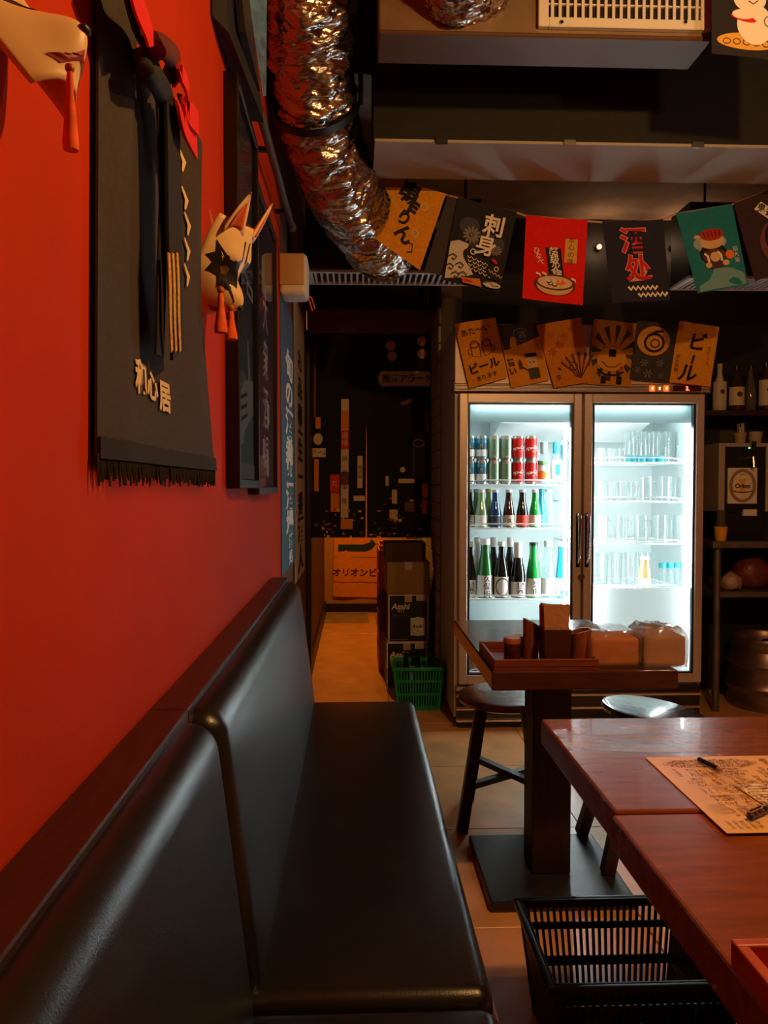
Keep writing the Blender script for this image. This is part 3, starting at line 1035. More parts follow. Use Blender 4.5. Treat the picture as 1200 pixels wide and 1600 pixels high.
ORD = ('first', 'second', 'third', 'fourth', 'fifth', 'sixth')
for i in range(5):
    x = at(985 + i * 19, yR)
    glass_at('clear upturned beer glass, %s from the left in the middle row, top shelf' % ORD[i], x, yR, ZR[0], 0.029, 0.021, 0.165, 'tall beer glasses on the top right shelf')
    glass_at('clear upturned beer glass, %s from the left in the rear row, top shelf' % ORD[i], x + 0.01, yR + 0.09, ZR[0], 0.029, 0.021, 0.165, 'tall beer glasses on the top right shelf')
for i in range(3):
    glass_at('short frosted tumbler on the top right shelf, %s from the mullion' % ORD[i], at(938 + i * 16, yF), yF, ZR[0], 0.021, 0.023, 0.07, 'short tumblers on the top right shelf')
for i in range(4):
    mbx = MB().lathe([(0, 0), (0.019, 0), (0.021, 0.004), (0.021, 0.03), (0.018, 0.034), (0, 0.034)], (0, 0, 0), 14)
    o = solo(mbx, 'sake_cup', CAPT, 'small teal cup on the top right fridge shelf, %s from the left' % ORD[i], 'cup', 'teal cups on the top right shelf', True)
    o.location = (at(985 + i * 15, yF), yF, ZR[0])
for i in range(4):
    glass_at('small tumbler on the second right shelf, %s from the mullion' % ORD[i], at(938 + i * 17, yF), yF, ZR[1], 0.021, 0.025, 0.10, 'small tumblers on the second right shelf')


def mug(label, x, y, z, r, h, group):
    t = thing('beer_mug', label, 'mug', (x, y, z), group)
    key = ('mug', r, h)
    if key not in CAPS:
        CAPS[key] = MB().lathe([(0, 0.0), (r, 0.0), (r, h), (r - 0.003, h), (r - 0.004, 0.012), (0, 0.012)], (0, 0, 0), 16, False).mesh('body', TUMB, True, 50)
        CAPS[key + ('h',)] = MB().tube([(r - 0.002, 0, h * 0.82), (r + 0.017, 0, h * 0.8), (r + 0.022, 0, h * 0.5), (r + 0.017, 0, h * 0.2), (r - 0.002, 0, h * 0.17)], 0.004, 8).mesh('handle', TUMB, True)
    put(CAPS[key], 'body', t)
    put(CAPS[key + ('h',)], 'handle', t)


for i in range(3):
    mug('clear handled beer mug on the second right shelf, %s from the left' % ORD[i], at(1009 + i * 30, yF), yF, ZR[1], 0.033, 0.125, 'mugs on the second right shelf')
for i in range(5):
    mug('clear handled beer mug on the third right shelf, %s from the left' % ORD[i], at(940 + i * 31, yF), yF, ZR[2], 0.035, 0.14, 'mugs on the third right shelf')
for i in range(4):
    glass_at('tall clear glass on the fourth right shelf, %s from the left' % ORD[i], at(942 + i * 22, yR), yR, ZR[3], 0.026, 0.032, 0.17, 'tall glasses on the fourth right shelf')
bottle('clear bottle of amber liqueur on the fourth right fridge shelf', at(1008, yF), yF, ZR[3], 0.16, 0.030, 0.02, mat('liqueur', rgb(205, 180, 130), 0.15), CAPW, dict(mat=LABW, z0=0.004, z1=0.05), name='liqueur_bottle')
for i, px in enumerate((1036, 1048, 1060)):
    bottle('small clear bottle with teal cap on the fourth right shelf, %s from the left' % ORD[i], at(px, yF), yF, ZR[3], 0.125, 0.017, 0.0155, G_CLEAR, CAPT, None, group='teal capped bottles on the fourth right shelf', cap_h=0.026)

# ================================================================== ducts and boxes under the ceiling
def foil():
    if 'foil' in MATS:
        return MATS['foil']
    m = mat('foil', rgb(205, 200, 194), 0.16, metal=1.0)
    nt = m.node_tree
    b = nt.nodes['Principled BSDF']
    tc = nt.nodes.new('ShaderNodeTexCoord')
    n1 = nt.nodes.new('ShaderNodeTexNoise')
    n1.inputs['Scale'].default_value = 26
    n1.inputs['Detail'].default_value = 5
    n1.inputs['Distortion'].default_value = 1.6
    v = nt.nodes.new('ShaderNodeTexVoronoi')
    v.inputs['Scale'].default_value = 34
    mp = nt.nodes.new('ShaderNodeMapping')
    mp.inputs['Scale'].default_value = (0.35, 1.2, 1.5)
    nt.links.new(tc.outputs['Object'], mp.inputs[0])
    nt.links.new(mp.outputs[0], n1.inputs['Vector'])
    nt.links.new(mp.outputs[0], v.inputs['Vector'])
    ad = nt.nodes.new('ShaderNodeMath')
    ad.operation = 'ADD'
    nt.links.new(n1.outputs['Fac'], ad.inputs[0])
    nt.links.new(v.outputs['Distance'], ad.inputs[1])
    bp = nt.nodes.new('ShaderNodeBump')
    bp.inputs['Strength'].default_value = 0.35
    bp.inputs['Distance'].default_value = 0.012
    nt.links.new(ad.outputs[0], bp.inputs['Height'])
    nt.links.new(bp.outputs[0], b.inputs['Normal'])
    return m


def catmull(P, n):
    out = []
    P = [Vector(p) for p in P]
    P = [P[0] * 2 - P[1]] + P + [P[-1] * 2 - P[-2]]
    for i in range(1, len(P) - 2):
        for k in range(n):
            t = k / n
            a, b, c, d = P[i - 1], P[i], P[i + 1], P[i + 2]
            out.append(0.5 * ((2 * b) + (c - a) * t + (2 * a - 5 * b + 4 * c - d) * t * t + (3 * b - a - 3 * c + d) * t ** 3))
    out.append(P[-2])
    return out


def flex_duct(path, r, seed, n=110, per=44):
    pts = catmull(path, per)
    mb = MB()
    rings = []
    nrm = None
    s = 0.0
    for i, p in enumerate(pts):
        t = (pts[min(i + 1, len(pts) - 1)] - pts[max(i - 1, 0)]).normalized()
        if i:
            s += (p - pts[i - 1]).length
        if nrm is None:
            nrm = Vector((1, 0, 0))
        nrm = (nrm - t * nrm.dot(t)).normalized()
        bn = t.cross(nrm)
        ring = []
        for k in range(n):
            a = 2 * math.pi * k / n
            ca, sa = math.cos(a), math.sin(a)
            wv = 0.10 * noise.noise(Vector((ca * 2, sa * 2, s * 9 + seed)))
            q = Vector((ca * 1.6, sa * 1.6, (s + wv * 0.25) * 24 + seed))
            q2 = Vector((ca * 2.2, sa * 2.2, (s + wv * 0.35) * 90 - seed))
            rib = abs((((s + wv * 0.1) / 0.055) % 1.0) - 0.5) * 2
            d = 0.006 * rib + 0.020 * noise.noise(q) - 0.016 * abs(noise.noise(q2)) - 0.006 * abs(noise.noise(q2 * 2.1))
            ring.append(p + (r + d) * (math.cos(a) * nrm + math.sin(a) * bn))
        rings.append(ring)
    mb.loft(rings, True, False)
    return mb


dp = [U(478, -150, 2.15), U(480, -20, 2.3), U(483, 60, 2.42), U(492, 160, 2.6), U(514, 245, 2.8), U(547, 318, 3.02), U(585, 372, 3.25), U(600, 388, 3.40)]
duct = thing('flexible_duct', 'large crumpled silver foil duct curving down from the ceiling', 'duct', (dp[3].x, dp[3].y, dp[3].z), world=True)
part(flex_duct(dp, 0.137, 3.0), 'foil_sleeve', foil(), duct, True, 180)
c = dp[-1]
part(MB().tube([(c.x, 3.385, c.z), (c.x, 3.415, c.z)], 0.143, 32), 'collar', mat('galvanised', rgb(140, 142, 142), 0.4, metal=0.8), duct, True)
# hanger strap round the duct
h0 = dp[3]
mb = MB()
tg = (dp[4] - dp[2]).normalized()
ring = []
for rad, off in ((0.150, -0.014), (0.150, 0.014)):
    nn = (Vector((1, 0, 0)) - tg * tg.x).normalized()
    bb = tg.cross(nn)
    ring.append([h0 + tg * off + rad * (math.cos(2 * math.pi * k / 36) * nn + math.sin(2 * math.pi * k / 36) * bb) for k in range(36)])
mb.loft(ring, True, False)
part(mb, 'strap', BLACKPL, duct, True)
for s in (-0.15, 0.152):
    part(MB().box((h0.x + s - 0.008, h0.y - 0.012, h0.z - 0.0), (h0.x + s + 0.008, h0.y + 0.012, ZN)), 'hanger', BLACK, duct)
# strip of blue plastic film left of the duct
f0, f1, f2, f3 = U(386, -20, 2.12), U(417, -20, 2.12), U(416, 150, 2.45), U(411, 150, 2.45)
mb = MB()
sheet(mb, lambda u, v, o=0: quadmap(f0, f1, f2, f3)(u, v, o) + Vector((0, -1, 0)) * 0.006 * noise.noise(Vector((u * 3, v * 14, 2))), 6, 40, 0.002)
solo(mb, 'plastic_film', mat('blue_film', rgb(120, 190, 225), 0.25, var=0.2, scale=30, spec=0.8, bump=0.5, bscale=40), 'narrow strip of pale blue crumpled film beside the foil duct', 'plastic film', smooth=True)

# dark monitor-like box high on the left wall, above the framed prints
q0, q1 = U(352, 120, 1.72), U(411, 163, 2.0)
mt = thing('ceiling_speaker', 'black box hanging high in the corner left of the foil duct', 'speaker', (-0.22, 1.9, 2.15), world=True)
mb = MB()
xr = q1.x
mb.loft([[(WX + 0.004, 1.58, 2.13), (xr - 0.025, 1.62, 2.12), (WX + 0.012, 1.62, 2.55), (WX + 0.004, 1.58, 2.55)],
         [(WX + 0.004, 2.02, 2.13), (xr, 2.02, 2.125), (WX + 0.014, 2.02, 2.48), (WX + 0.004, 2.02, 2.48)]])
part(mb, 'cabinet', BLACK, mt)
ga_, gb_ = Vector((xr - 0.008, 1.0, 2.18)), Vector((WX + 0.019, 1.0, 2.42))
mb = MB()
mb.loft([[(ga_.x - 0.012, y_, ga_.z), (ga_.x + 0.004, y_, ga_.z), (gb_.x + 0.006, y_, gb_.z), (gb_.x - 0.008, y_, gb_.z)] for y_ in (1.72, 1.97)])
part(mb, 'grille', mat('speaker_cloth', rgb(26, 23, 27), 0.45), mt)
part(MB().box((WX, 1.78, 2.46), (WX + 0.012, 1.86, 2.62)), 'bracket', BLACK, mt)
# pipe along the wall
pa, pb = U(405, 172, 2.02), U(457, 357, 3.02)
pp = thing('conduit_pipe', 'dark grey pipe running under the ceiling along the left wall', 'pipe', tuple(pa), world=True)
part(MB().tube([pa, pb], 0.012, 12), 'tube', mat('pipe_grey', rgb(64, 62, 62), 0.5), pp, True)
part(MB().tube([pb - (pb - pa).normalized() * 0.03, pb], 0.015, 12), 'end_sleeve', mat('pipe_grey2', rgb(90, 88, 86), 0.5), pp, True)
for k in (0.25, 0.8):
    c = pa.lerp(pb, k)
    part(MB().box((WX, c.y - 0.008, c.z - 0.006), (c.x, c.y + 0.008, c.z + 0.006)), 'wall_clip', BLACK, pp)
# white rounded box on the wall at the pipe's end
a0, a1 = U(436, 394, 2.96), U(480, 460, 2.96)
wb = thing('junction_box', 'white rounded box on the wall below the dark pipe', 'box', (a0.x, 2.96, a1.z), world=True)
part(MB().box((WX, 2.96, a1.z), (a1.x, 3.10, a0.z), 0.018, 4), 'housing', WHITEPL, wb, True, 60)
part(MB().box((WX + 0.002, 2.955, a1.z + 0.035), (a1.x - 0.012, 2.963, a0.z - 0.004), 0.012, 3), 'cover', mat('cover_orange_lit', rgb(190, 150, 96), 0.5), wb, True, 60)  # tan stands for orange light falling on the white box's upper face
cb = U(487, 468, 3.1)
for s in (0, 1):
    pth = [(a1.x - 0.01, 3.06, a1.z + 0.01), (cb.x - 0.012 + 0.012 * s, 3.07, cb.z), (cb.x + 0.004 + 0.01 * s, 3.08, cb.z - 0.05 + 0.008 * s)]
    part(MB().tube(catmull(pth, 6), 0.003, 6), 'cable', mat('cable_orange', rgb(230, 110, 40), 0.3), wb, True)

# slotted diffuser boxes over the fridge
def diffuser(label, x0, x1, z, y0, y1, top):
    t = thing('slot_diffuser', label, 'air vent', (x0, y0, z), world=True)
    part(MB().box((x0 + 0.004, y0 + 0.004, z + 0.006), (x1 - 0.004, y1 - 0.004, top)), 'plenum', mat('plenum_black', rgb(20, 18, 18), 0.4), t)
    part(MB().box((x0, y0, z - 0.006), (x1, y0 + 0.02, z + 0.008), 0.002, 1).box((x0, y1 - 0.02, z - 0.006), (x1, y1, z + 0.008), 0.002, 1)
         .box((x0, y0 + 0.02, z - 0.006), (x0 + 0.03, y1 - 0.02, z + 0.008), 0.002, 1).box((x1 - 0.03, y0 + 0.02, z - 0.006), (x1, y1 - 0.02, z + 0.008), 0.002, 1), 'frame', WHITEPL, t)
    n = int((x1 - x0 - 0.06) / 0.0265)
    for i in range(n):
        x = x0 + 0.03 + (x1 - x0 - 0.06) * (i + 0.5) / n
        part(MB().box((x - 0.0045, y0 + 0.02, z - 0.005), (x + 0.0045, y1 - 0.02, z + 0.004)), 'slat', WHITEPL, t)


zg = U(600, 444, 3.62).z
diffuser('long white slotted air vent where the foil duct ends', U(481, 444, 3.62).x, 0.56, zg, 3.41, 3.62, 2.46)
diffuser('white slotted air vent behind the teal flag', U(1046, 450, 3.62).x, 2.35, zg - 0.01, 3.41, 3.62, 2.46)
# hanging rods of both boxes
for i, (x, tx) in enumerate(((-0.1, 'left end of the long vent'), (0.5, 'right end of the long vent'), (1.6, 'vent behind the teal flag'))):
    solo(MB().tube([(x, 3.5, 2.455), (x, 3.5, ZC)], 0.006, 8), 'hanging_rod', BLACK, 'thin black rod holding up the ' + tx, 'rod')

# metal plenum with white grille at the top of the picture
g0, g1 = U(592, 48, 2.13), U(1110, 48, 2.13)
zb = g0.z
pl_m = mat('warm_steel', rgb(150, 126, 100), 0.38, metal=0.6, var=0.15, scale=10)
pn = thing('ceiling_plenum', 'steel air box with a white grille hanging under the ceiling', 'air vent', (0.5, 2.13, zb), world=True)
part(MB().box((g0.x, 2.13, zb), (g1.x, 2.27, zb + 0.29), 0.004, 1), 'box', pl_m, pn)
part(MB().box((g0.x, 2.122, zb - 0.012), (g1.x, 2.27, zb), 0.003, 1), 'lip', mat('shaded_brown_steel', rgb(92, 66, 50), 0.5, metal=0.3), pn)  # darker brown puts the dim shade of the box's underside into the colour
gx0, gx1 = U(840, 20, 2.125).x, U(1108, 20, 2.125).x
ga = zb + 0.012
gt = ga + 0.24
part(MB().box((gx0, 2.112, ga), (gx0 + 0.028, 2.13, gt), 0.002, 1).box((gx1 - 0.028, 2.112, ga), (gx1, 2.13, gt), 0.002, 1)
     .box((gx0 + 0.028, 2.112, ga), (gx1 - 0.028, 2.13, ga + 0.026), 0.002, 1).box((gx0 + 0.028, 2.112, gt - 0.026), (gx1 - 0.028, 2.13, gt), 0.002, 1), 'grille_frame', WHITEPL, pn)
part(MB().box((gx0 + 0.02, 2.126, ga + 0.02), (gx1 - 0.02, 2.1295, gt - 0.02)), 'grille_backing', BLACK, pn)
for i in range(20):
    x = gx0 + 0.028 + (gx1 - gx0 - 0.056) * (i + 0.5) / 20
    part(MB().box((x - 0.004, 2.114, ga + 0.026), (x + 0.004, 2.122, gt - 0.026)), 'slat', WHITEPL, pn)
for k in range(1, 5):
    z = ga + 0.026 + (gt - ga - 0.052) * k / 5
    part(MB().box((gx0 + 0.028, 2.118, z - 0.002), (gx1 - 0.028, 2.125, z + 0.002)), 'cross_bar', WHITEPL, pn)
for x in (g0.x + 0.08, g1.x - 0.08):
    part(MB().tube([(x, 2.2, zb + 0.28), (x, 2.2, ZN)], 0.005, 8), 'hanging_rod', BLACK, pn)
for px in (877, 1070):
    c = U(px, 36, 2.112)
    part(MB().tube([(c.x, 2.106, c.z), (c.x, 2.113, c.z)], 0.005, 10), 'screw', CHROME, pn)
c0 = U(722, -26, 2.13)
pth = [(c0.x, 2.135, c0.z), (c0.x, 2.03, c0.z + 0.01), (c0.x - 0.02, 1.88, c0.z + 0.05), (c0.x - 0.08, 1.74, c0.z + 0.14), (c0.x - 0.15, 1.66, c0.z + 0.3)]
d2 = solo(flex_duct(pth, 0.125, 9.0, 80, 30), 'flexible_duct', foil(), 'short foil duct feeding the steel air box overhead', 'duct', smooth=True, auto=180)

# ================================================================== flags
RIBBON = mat('bunting_string', rgb(196, 150, 110), 0.8)


def flag(name, label, group, d, corners, m, fn, curl=0.0022, ph=0.0, ddepth=0.0):
    """corners TL, TR, BR, BL in picture positions, hung at depth d"""
    P = [U(px, py, d + (ddepth if i in (1, 2) else 0)) for i, (px, py) in enumerate(corners)]
    f = quadmap(*P, curl=curl, waves=0.9, ph=ph)
    a = ((P[3] - P[0]).length + (P[2] - P[1]).length) / ((P[1] - P[0]).length + (P[2] - P[3]).length)
    global LAST_FLAG
    t = LAST_FLAG = thing(name, label, 'flag', tuple((P[0] + P[1]) / 2), group, world=True)
    mb = MB()
    sheet(mb, f, 12, 10, 0.0016)
    cl = part(mb, 'cloth', m, t, True, 60)
    if fn:
        p = Print(f, a)
        fn(p)
        p.build(cl)
    return P


def star(p, m, cx, cy, r, n=12, wd=0.02):
    for i in range(n):
        t = 2 * math.pi * i / n
        p.ell(m, cx + r * 0.62 * math.cos(t), cy + r * 0.55 * math.sin(t), r * 0.36, r * 0.12, rot=t, n=10, rings=1)
    p.ell(m, cx, cy, r * 0.16, r * 0.14, n=10, rings=1)


# long bunting across the room
SETG = 'flags of the upper bunting'
BD = 3.02


def fn_grill(p):
    p.text(INK, '串', 0.42, 0.12 * p.a, 0.36, bold=0.05, rot=0.2)
    p.text(INK, '炸', 0.46, 0.30 * p.a, 0.34, bold=0.05, rot=0.25)
    p.text(INK, 'り', 0.44, 0.50 * p.a, 0.28, bold=0.04, rot=0.3)
    p.text(INK, 'ん', 0.52, 0.70 * p.a, 0.34, bold=0.04, rot=0.3)
    for x, y in ((0.72, 0.25), (0.70, 0.62)):
        p.ring(TANINK, x, y * p.a, 0.07, 0.07, 0.03, 16)
    p.stroke(INK, [(0.64, 0.78 * p.a), (0.72, 0.76 * p.a), (0.75, 0.86 * p.a), (0.66, 0.9 * p.a)], 0.02)


def fn_sashimi(p):
    a = p.a
    slate = mat('slate_ink', rgb(58, 62, 84), 0.8)
    p.ell(slate, 0.28, 0.3 * a, 0.17, 0.14)
    p.ell(slate, 0.62, 0.45 * a, 0.3, 0.2)
    star(p, GREYINK, 0.34, 0.40 * a, 0.16, 12)
    star(p, GREYINK, 0.80, 0.52 * a, 0.10, 10)
    # wave field with two carp
    p.poly(mat('wave_white', rgb(205, 200, 190), 0.8), [(0.02, 0.54 * a), (0.15, 0.50 * a), (0.33, 0.52 * a), (0.30, 0.62 * a), (0.42, 0.78 * a), (0.5, 0.86 * a), (0.3, 0.93 * a), (0.04, 0.98 * a)])
    p.ell(INK, 0.50, 0.70 * a, 0.27, 0.14, rot=0.55)
    for r in range(4):
        for q in range(5):
            x, y = 0.38 + q * 0.085 + r * 0.02, (0.655 + r * 0.045 + q * 0.012) * a
            p.stroke(WHITEINK, [(x - 0.035, y), (x, y + 0.032), (x + 0.035, y)], 0.014)
    p.ring(WHITEINK, 0.42, 0.60 * a, 0.05, 0.05, 0.016, 16)
    p.ell(INK, 0.84, 0.78 * a, 0.16, 0.12, rot=0.4)
    for q in range(4):
        p.stroke(TANINK, [(0.74 + q * 0.06, (0.76 + q * 0.015) * a), (0.77 + q * 0.06, (0.80 + q * 0.012) * a), (0.8 + q * 0.06, (0.77 + q * 0.015) * a)], 0.012)
    p.ring(WHITEINK, 0.86, 0.74 * a, 0.04, 0.04, 0.012, 14)
    p.ell(REDINK, 0.80, 0.655 * a, 0.06, 0.025, rot=0.5)
    for k, (cx, cy) in enumerate(((0.12, 0.72), (0.10, 0.84), (0.26, 0.80), (0.22, 0.92), (0.34, 0.90))):
        p.stroke(INK, [(cx - 0.09, cy * a), (cx - 0.02, (cy - 0.04) * a), (cx + 0.05, (cy - 0.015) * a), (cx + 0.02, (cy + 0.025) * a), (cx - 0.03, (cy + 0.01) * a)], 0.018)
    p.poly(mat('amber_ink', rgb(205, 130, 40), 0.8), [(0.30, 0.93 * a), (0.62, 0.90 * a), (0.68, 0.99 * a), (0.35, 0.985 * a)])
    p.ell(REDINK, 0.42, 0.955 * a, 0.10, 0.022)
    p.ell(mat('wave_white', None), 0.84, 0.94 * a, 0.15, 0.05)
    p.stroke(INK, [(0.70, 0.93 * a), (0.80, 0.91 * a), (0.86, 0.95 * a), (0.95, 0.94 * a)], 0.014)
    p.text(WHITEINK, '刺', 0.66, 0.25 * a, 0.36, bold=0.025)
    p.text(WHITEINK, '身', 0.60, 0.50 * a, 0.36, bold=0.02)


def fn_hotpot(p):
    a = p.a
    p.rect(mat('gold_ink', rgb(215, 165, 70), 0.8), 0.66, 0.24 * a, 0.86, 0.52 * a)
    p.text(BROWNINK, '本心の味', 0.76, 0.38 * a, 0.11, vertical=True)
    p.poly(INK, [(0.34, 0.36 * a), (0.59, 0.36 * a), (0.68, 0.74 * a), (0.43, 0.74 * a)])
    for i, ch in enumerate('超级火锅'):
        p.text(WHITEINK, ch, 0.475 + i * 0.026, (0.41 + i * 0.088) * a, 0.155, bold=0.02)
    for i, ch in enumerate('ひなべ'):
        p.text(WHITEINK, ch, 0.20 + i * 0.035, (0.41 + i * 0.065) * a, 0.11, bold=0.01)
    p.ell(BROWNINK, 0.52, 0.80 * a, 0.34, 0.17)
    p.ell(TANINK, 0.52, 0.81 * a, 0.30, 0.15)
    p.ell(BROWNINK, 0.52, 0.775 * a, 0.32, 0.12)
    p.ell(mat('broth', rgb(222, 190, 160), 0.8), 0.52, 0.77 * a, 0.285, 0.10)
    p.ell(ORANGEINK, 0.62, 0.765 * a, 0.08, 0.05, n=5)
    for x, y in ((0.45, 0.79), (0.52, 0.80), (0.42, 0.765)):
        p.ell(BROWNINK, x, y * a, 0.045, 0.03)
        p.ell(WHITEINK, x, y * a - 0.008, 0.03, 0.018)
    for x in (0.36, 0.48, 0.58):
        p.stroke(WHITEINK, [(x, 0.73 * a), (x + 0.03, 0.75 * a), (x + 0.01, 0.77 * a)], 0.02)
    for x, y, s in ((0.2, 0.68, 1), (0.3, 0.67, 1), (0.78, 0.71, 1)):
        p.stroke(WHITEINK, [(x, y * a), (x + 0.06, (y + 0.015) * a), (x + 0.08, (y + 0.045) * a)], [0.03, 0.03, 0.006])


def fn_sake(p):
    a = p.a
    pink = mat('pink_ink', rgb(225, 150, 140), 0.8)
    for mm, bo in ((pink, 0.05), (REDINK, 0.022)):
        p.text(mm, '酒', 0.47, 0.25 * a, 0.44, bold=bo)
        p.text(mm, '处', 0.50, 0.59 * a, 0.44, bold=bo)
    for r in range(2):
        x0, y0 = 0.30 + 0.16 * r, (0.835 + 0.085 * r) * a
        pts = [(x0 + i * 0.042, y0 + (0.028 if i % 2 else -0.028)) for i in range(13)]
        p.stroke(WHITEINK, pts, 0.042)


def fn_teal(p):
    a = p.a
    cloud = mat('cloud_ink', rgb(110, 160, 170), 0.85)
    p.poly(cloud, [(0.08, 0.92 * a), (0.3, 0.86 * a), (0.45, 0.72 * a), (0.75, 0.76 * a), (0.96, 0.84 * a), (0.98, 0.98 * a), (0.05, 0.99 * a)])
    # plain seated figure in a patterned coat with a red hat
    p.ell(mat('tuft_ink', rgb(150, 170, 170), 0.85), 0.46, 0.42 * a, 0.30, 0.16)
    p.ell(INK, 0.48, 0.56 * a, 0.25, 0.20)
    p.ell(TANINK, 0.50, 0.41 * a, 0.22, 0.13)
    p.ell(mat('hat_red', rgb(170, 40, 20), 0.8), 0.52, 0.325 * a, 0.21, 0.11)
    for k in range(5):
        p.stroke(INK, [(0.38 + k * 0.07, 0.28 * a), (0.40 + k * 0.065, 0.36 * a)], 0.012)
    p.ell(TANINK, 0.25, 0.33 * a, 0.06, 0.035)
    p.ell(BROWNINK, 0.48, 0.59 * a, 0.21, 0.13)
    p.ell(TANINK, 0.49, 0.60 * a, 0.09, 0.09)
    for x in (0.36, 0.60):
        p.stroke(WHITEINK, [(x - 0.05, 0.54 * a), (x, 0.58 * a), (x + 0.0, 0.68 * a)], 0.04)
    p.rect(mat('purple_ink', rgb(70, 46, 56), 0.8), 0.36, 0.66 * a, 0.62, 0.74 * a)
    for x in (0.34, 0.66):
        p.ell(TANINK, x, 0.69 * a, 0.06, 0.05)
    p.ell(ORANGEINK, 0.76, 0.60 * a, 0.08, 0.08)
    p.text(WHITEINK, '招大运', 0.875, 0.61 * a, 0.095, vertical=True)


def fn_dark(p):
    a = p.a
    p.poly(WHITEINK, [(0.30, 0.16 * a), (0.44, 0.10 * a), (0.66, 0.30 * a), (0.52, 0.36 * a)])
    p.text(INK, '鬼', 0.42, 0.18 * a, 0.15, rot=0.5, bold=0.03)
    p.text(INK, '魂', 0.54, 0.28 * a, 0.15, rot=0.5, bold=0.03)
    p.ell(mat('plum_ink', rgb(110, 60, 62), 0.8), 0.55, 0.62 * a, 0.30, 0.34)
    p.ell(INK, 0.60, 0.58 * a, 0.25, 0.28)


charcoal = mat('charcoal_cloth', rgb(60, 56, 54), 0.9, var=0.1, scale=80)
tops = []
tops.append(flag('bunting_flag', 'yellow flag with black brush writing partly behind the foil duct', SETG, BD + 0.02, ((606, 276), (697, 303), (656, 422), (585, 372)), YELLOWCLOTH, fn_grill, ph=0.5))
tops.append(flag('bunting_flag', 'plain charcoal flag half hidden between the yellow and carp flags', SETG, BD + 0.012, ((700, 304), (770, 322), (742, 440), (662, 425)), charcoal, None))
tops.append(flag('bunting_flag', 'dark flag with white writing above two carp and waves', SETG, BD, ((716, 308), (808, 331), (780, 458), (690, 437)), mat('navy_black_cloth', rgb(30, 30, 40), 0.9, var=0.15, scale=60), fn_sashimi, ph=1.0))
tops.append(flag('bunting_flag', 'bright red flag with a bowl of hot pot', SETG, BD, ((822, 336), (918, 344), (910, 477), (816, 466)), mat('red_cloth', rgb(222, 14, 12), 0.9, var=0.08, scale=60), fn_hotpot, ph=2.0))
tops.append(flag('bunting_flag', 'navy flag with two big red characters and white zigzags', SETG, BD, ((941, 346), (1036, 342), (1047, 469), (957, 473)), mat('navy_cloth', rgb(32, 34, 58), 0.9, var=0.15, scale=60), fn_sake, ph=0.2))
tops.append(flag('bunting_flag', 'teal flag with a small seated figure in a red hat', SETG, BD, ((1056, 333), (1144, 319), (1169, 445), (1090, 458)), mat('teal_cloth', rgb(22, 120, 136), 0.9, var=0.1, scale=60), fn_teal, ph=3.0))
tops.append(flag('bunting_flag', 'dark plum flag with a white tilted tag at the right edge', SETG, BD, ((1146, 318), (1236, 283), (1262, 405), (1180, 440)), mat('plum_cloth', rgb(52, 34, 40), 0.9, var=0.1, scale=60), fn_dark, ph=1.0))
# string
pts = []
for P in tops:
    pts += [P[0] + Vector((0, 0.004, -0.002)), P[1] + Vector((0, 0.004, -0.002))]
pts.sort(key=lambda v: v.x)
pts = [pts[0] + Vector((-0.1, 0.1, 0.08))] + pts + [pts[-1] + Vector((0.35, -0.05, 0.14))]
solo(MB().tube(pts, 0.004, 6), 'bunting_string', RIBBON, 'tan string carrying the upper row of flags', 'string', smooth=True)

# flags along the fridge header
LOWG = 'flags along the fridge top'
LD = 3.697


def fn_mugs(p):
    a = p.a
    p.text(INK, 'あた〜い', 0.46, 0.15 * a, 0.19, rot=-0.1, bold=0.02)
    for cx, s in ((0.36, 1), (0.66, -1)):
        p.stroke(BROWNINK, [(cx - 0.1 * s, 0.36 * a), (cx - 0.10 * s, 0.54 * a), (cx + 0.1 * s, 0.57 * a), (cx + 0.12 * s, 0.38 * a), (cx + 0.02, 0.33 * a), (cx - 0.1 * s, 0.36 * a)], 0.024)
        p.ring(BROWNINK, cx, 0.365 * a, 0.115, 0.10, 0.024, 18)
        p.stroke(BROWNINK, [(cx - 0.1 * s, 0.42 * a), (cx - 0.18 * s, 0.43 * a), (cx - 0.18 * s, 0.5 * a), (cx - 0.1 * s, 0.52 * a)], 0.022)
    p.text(INK, 'ビール', 0.50, 0.72 * a, 0.27, rot=-0.08, bold=0.035)
    p.text(INK, 'あります', 0.50, 0.89 * a, 0.14, rot=-0.08, bold=0.015)


def fn_split(p):
    a = p.a
    p.poly(charcoal, [(0.0, 0.0), (1.0, 0.0), (1.0, 0.22 * a), (0.55, 0.32 * a), (0.1, 0.40 * a), (0.02, 0.40 * a)])
    p.ring(GREYINK, 0.50, 0.18 * a, 0.19, 0.17, 0.02, 24)
    p.text(GREYINK, '酒', 0.52, 0.18 * a, 0.2, bold=0.01)
    p.text(INK, '旨い', 0.13, 0.68 * a, 0.2, vertical=True, bold=0.03)
    # little man holding a bottle
    p.rect(TANINK, 0.52, 0.54 * a, 0.78, 0.74 * a)
    p.rect(INK, 0.50, 0.50 * a, 0.80, 0.56 * a)
    p.ell(INK, 0.60, 0.65 * a, 0.02, 0.02)
    p.ell(INK, 0.70, 0.65 * a, 0.02, 0.02)
    p.rect(mat('olive_ink', rgb(70, 66, 40), 0.8), 0.52, 0.75 * a, 0.80, 0.93 * a)
    p.stroke(INK, [(0.52, 0.78 * a), (0.40, 0.72 * a), (0.34, 0.70 * a)], 0.03)
    p.poly(BROWNINK, [(0.30, 0.74 * a), (0.30, 0.64 * a), (0.33, 0.58 * a), (0.36, 0.58 * a), (0.39, 0.64 * a), (0.39, 0.74 * a)])


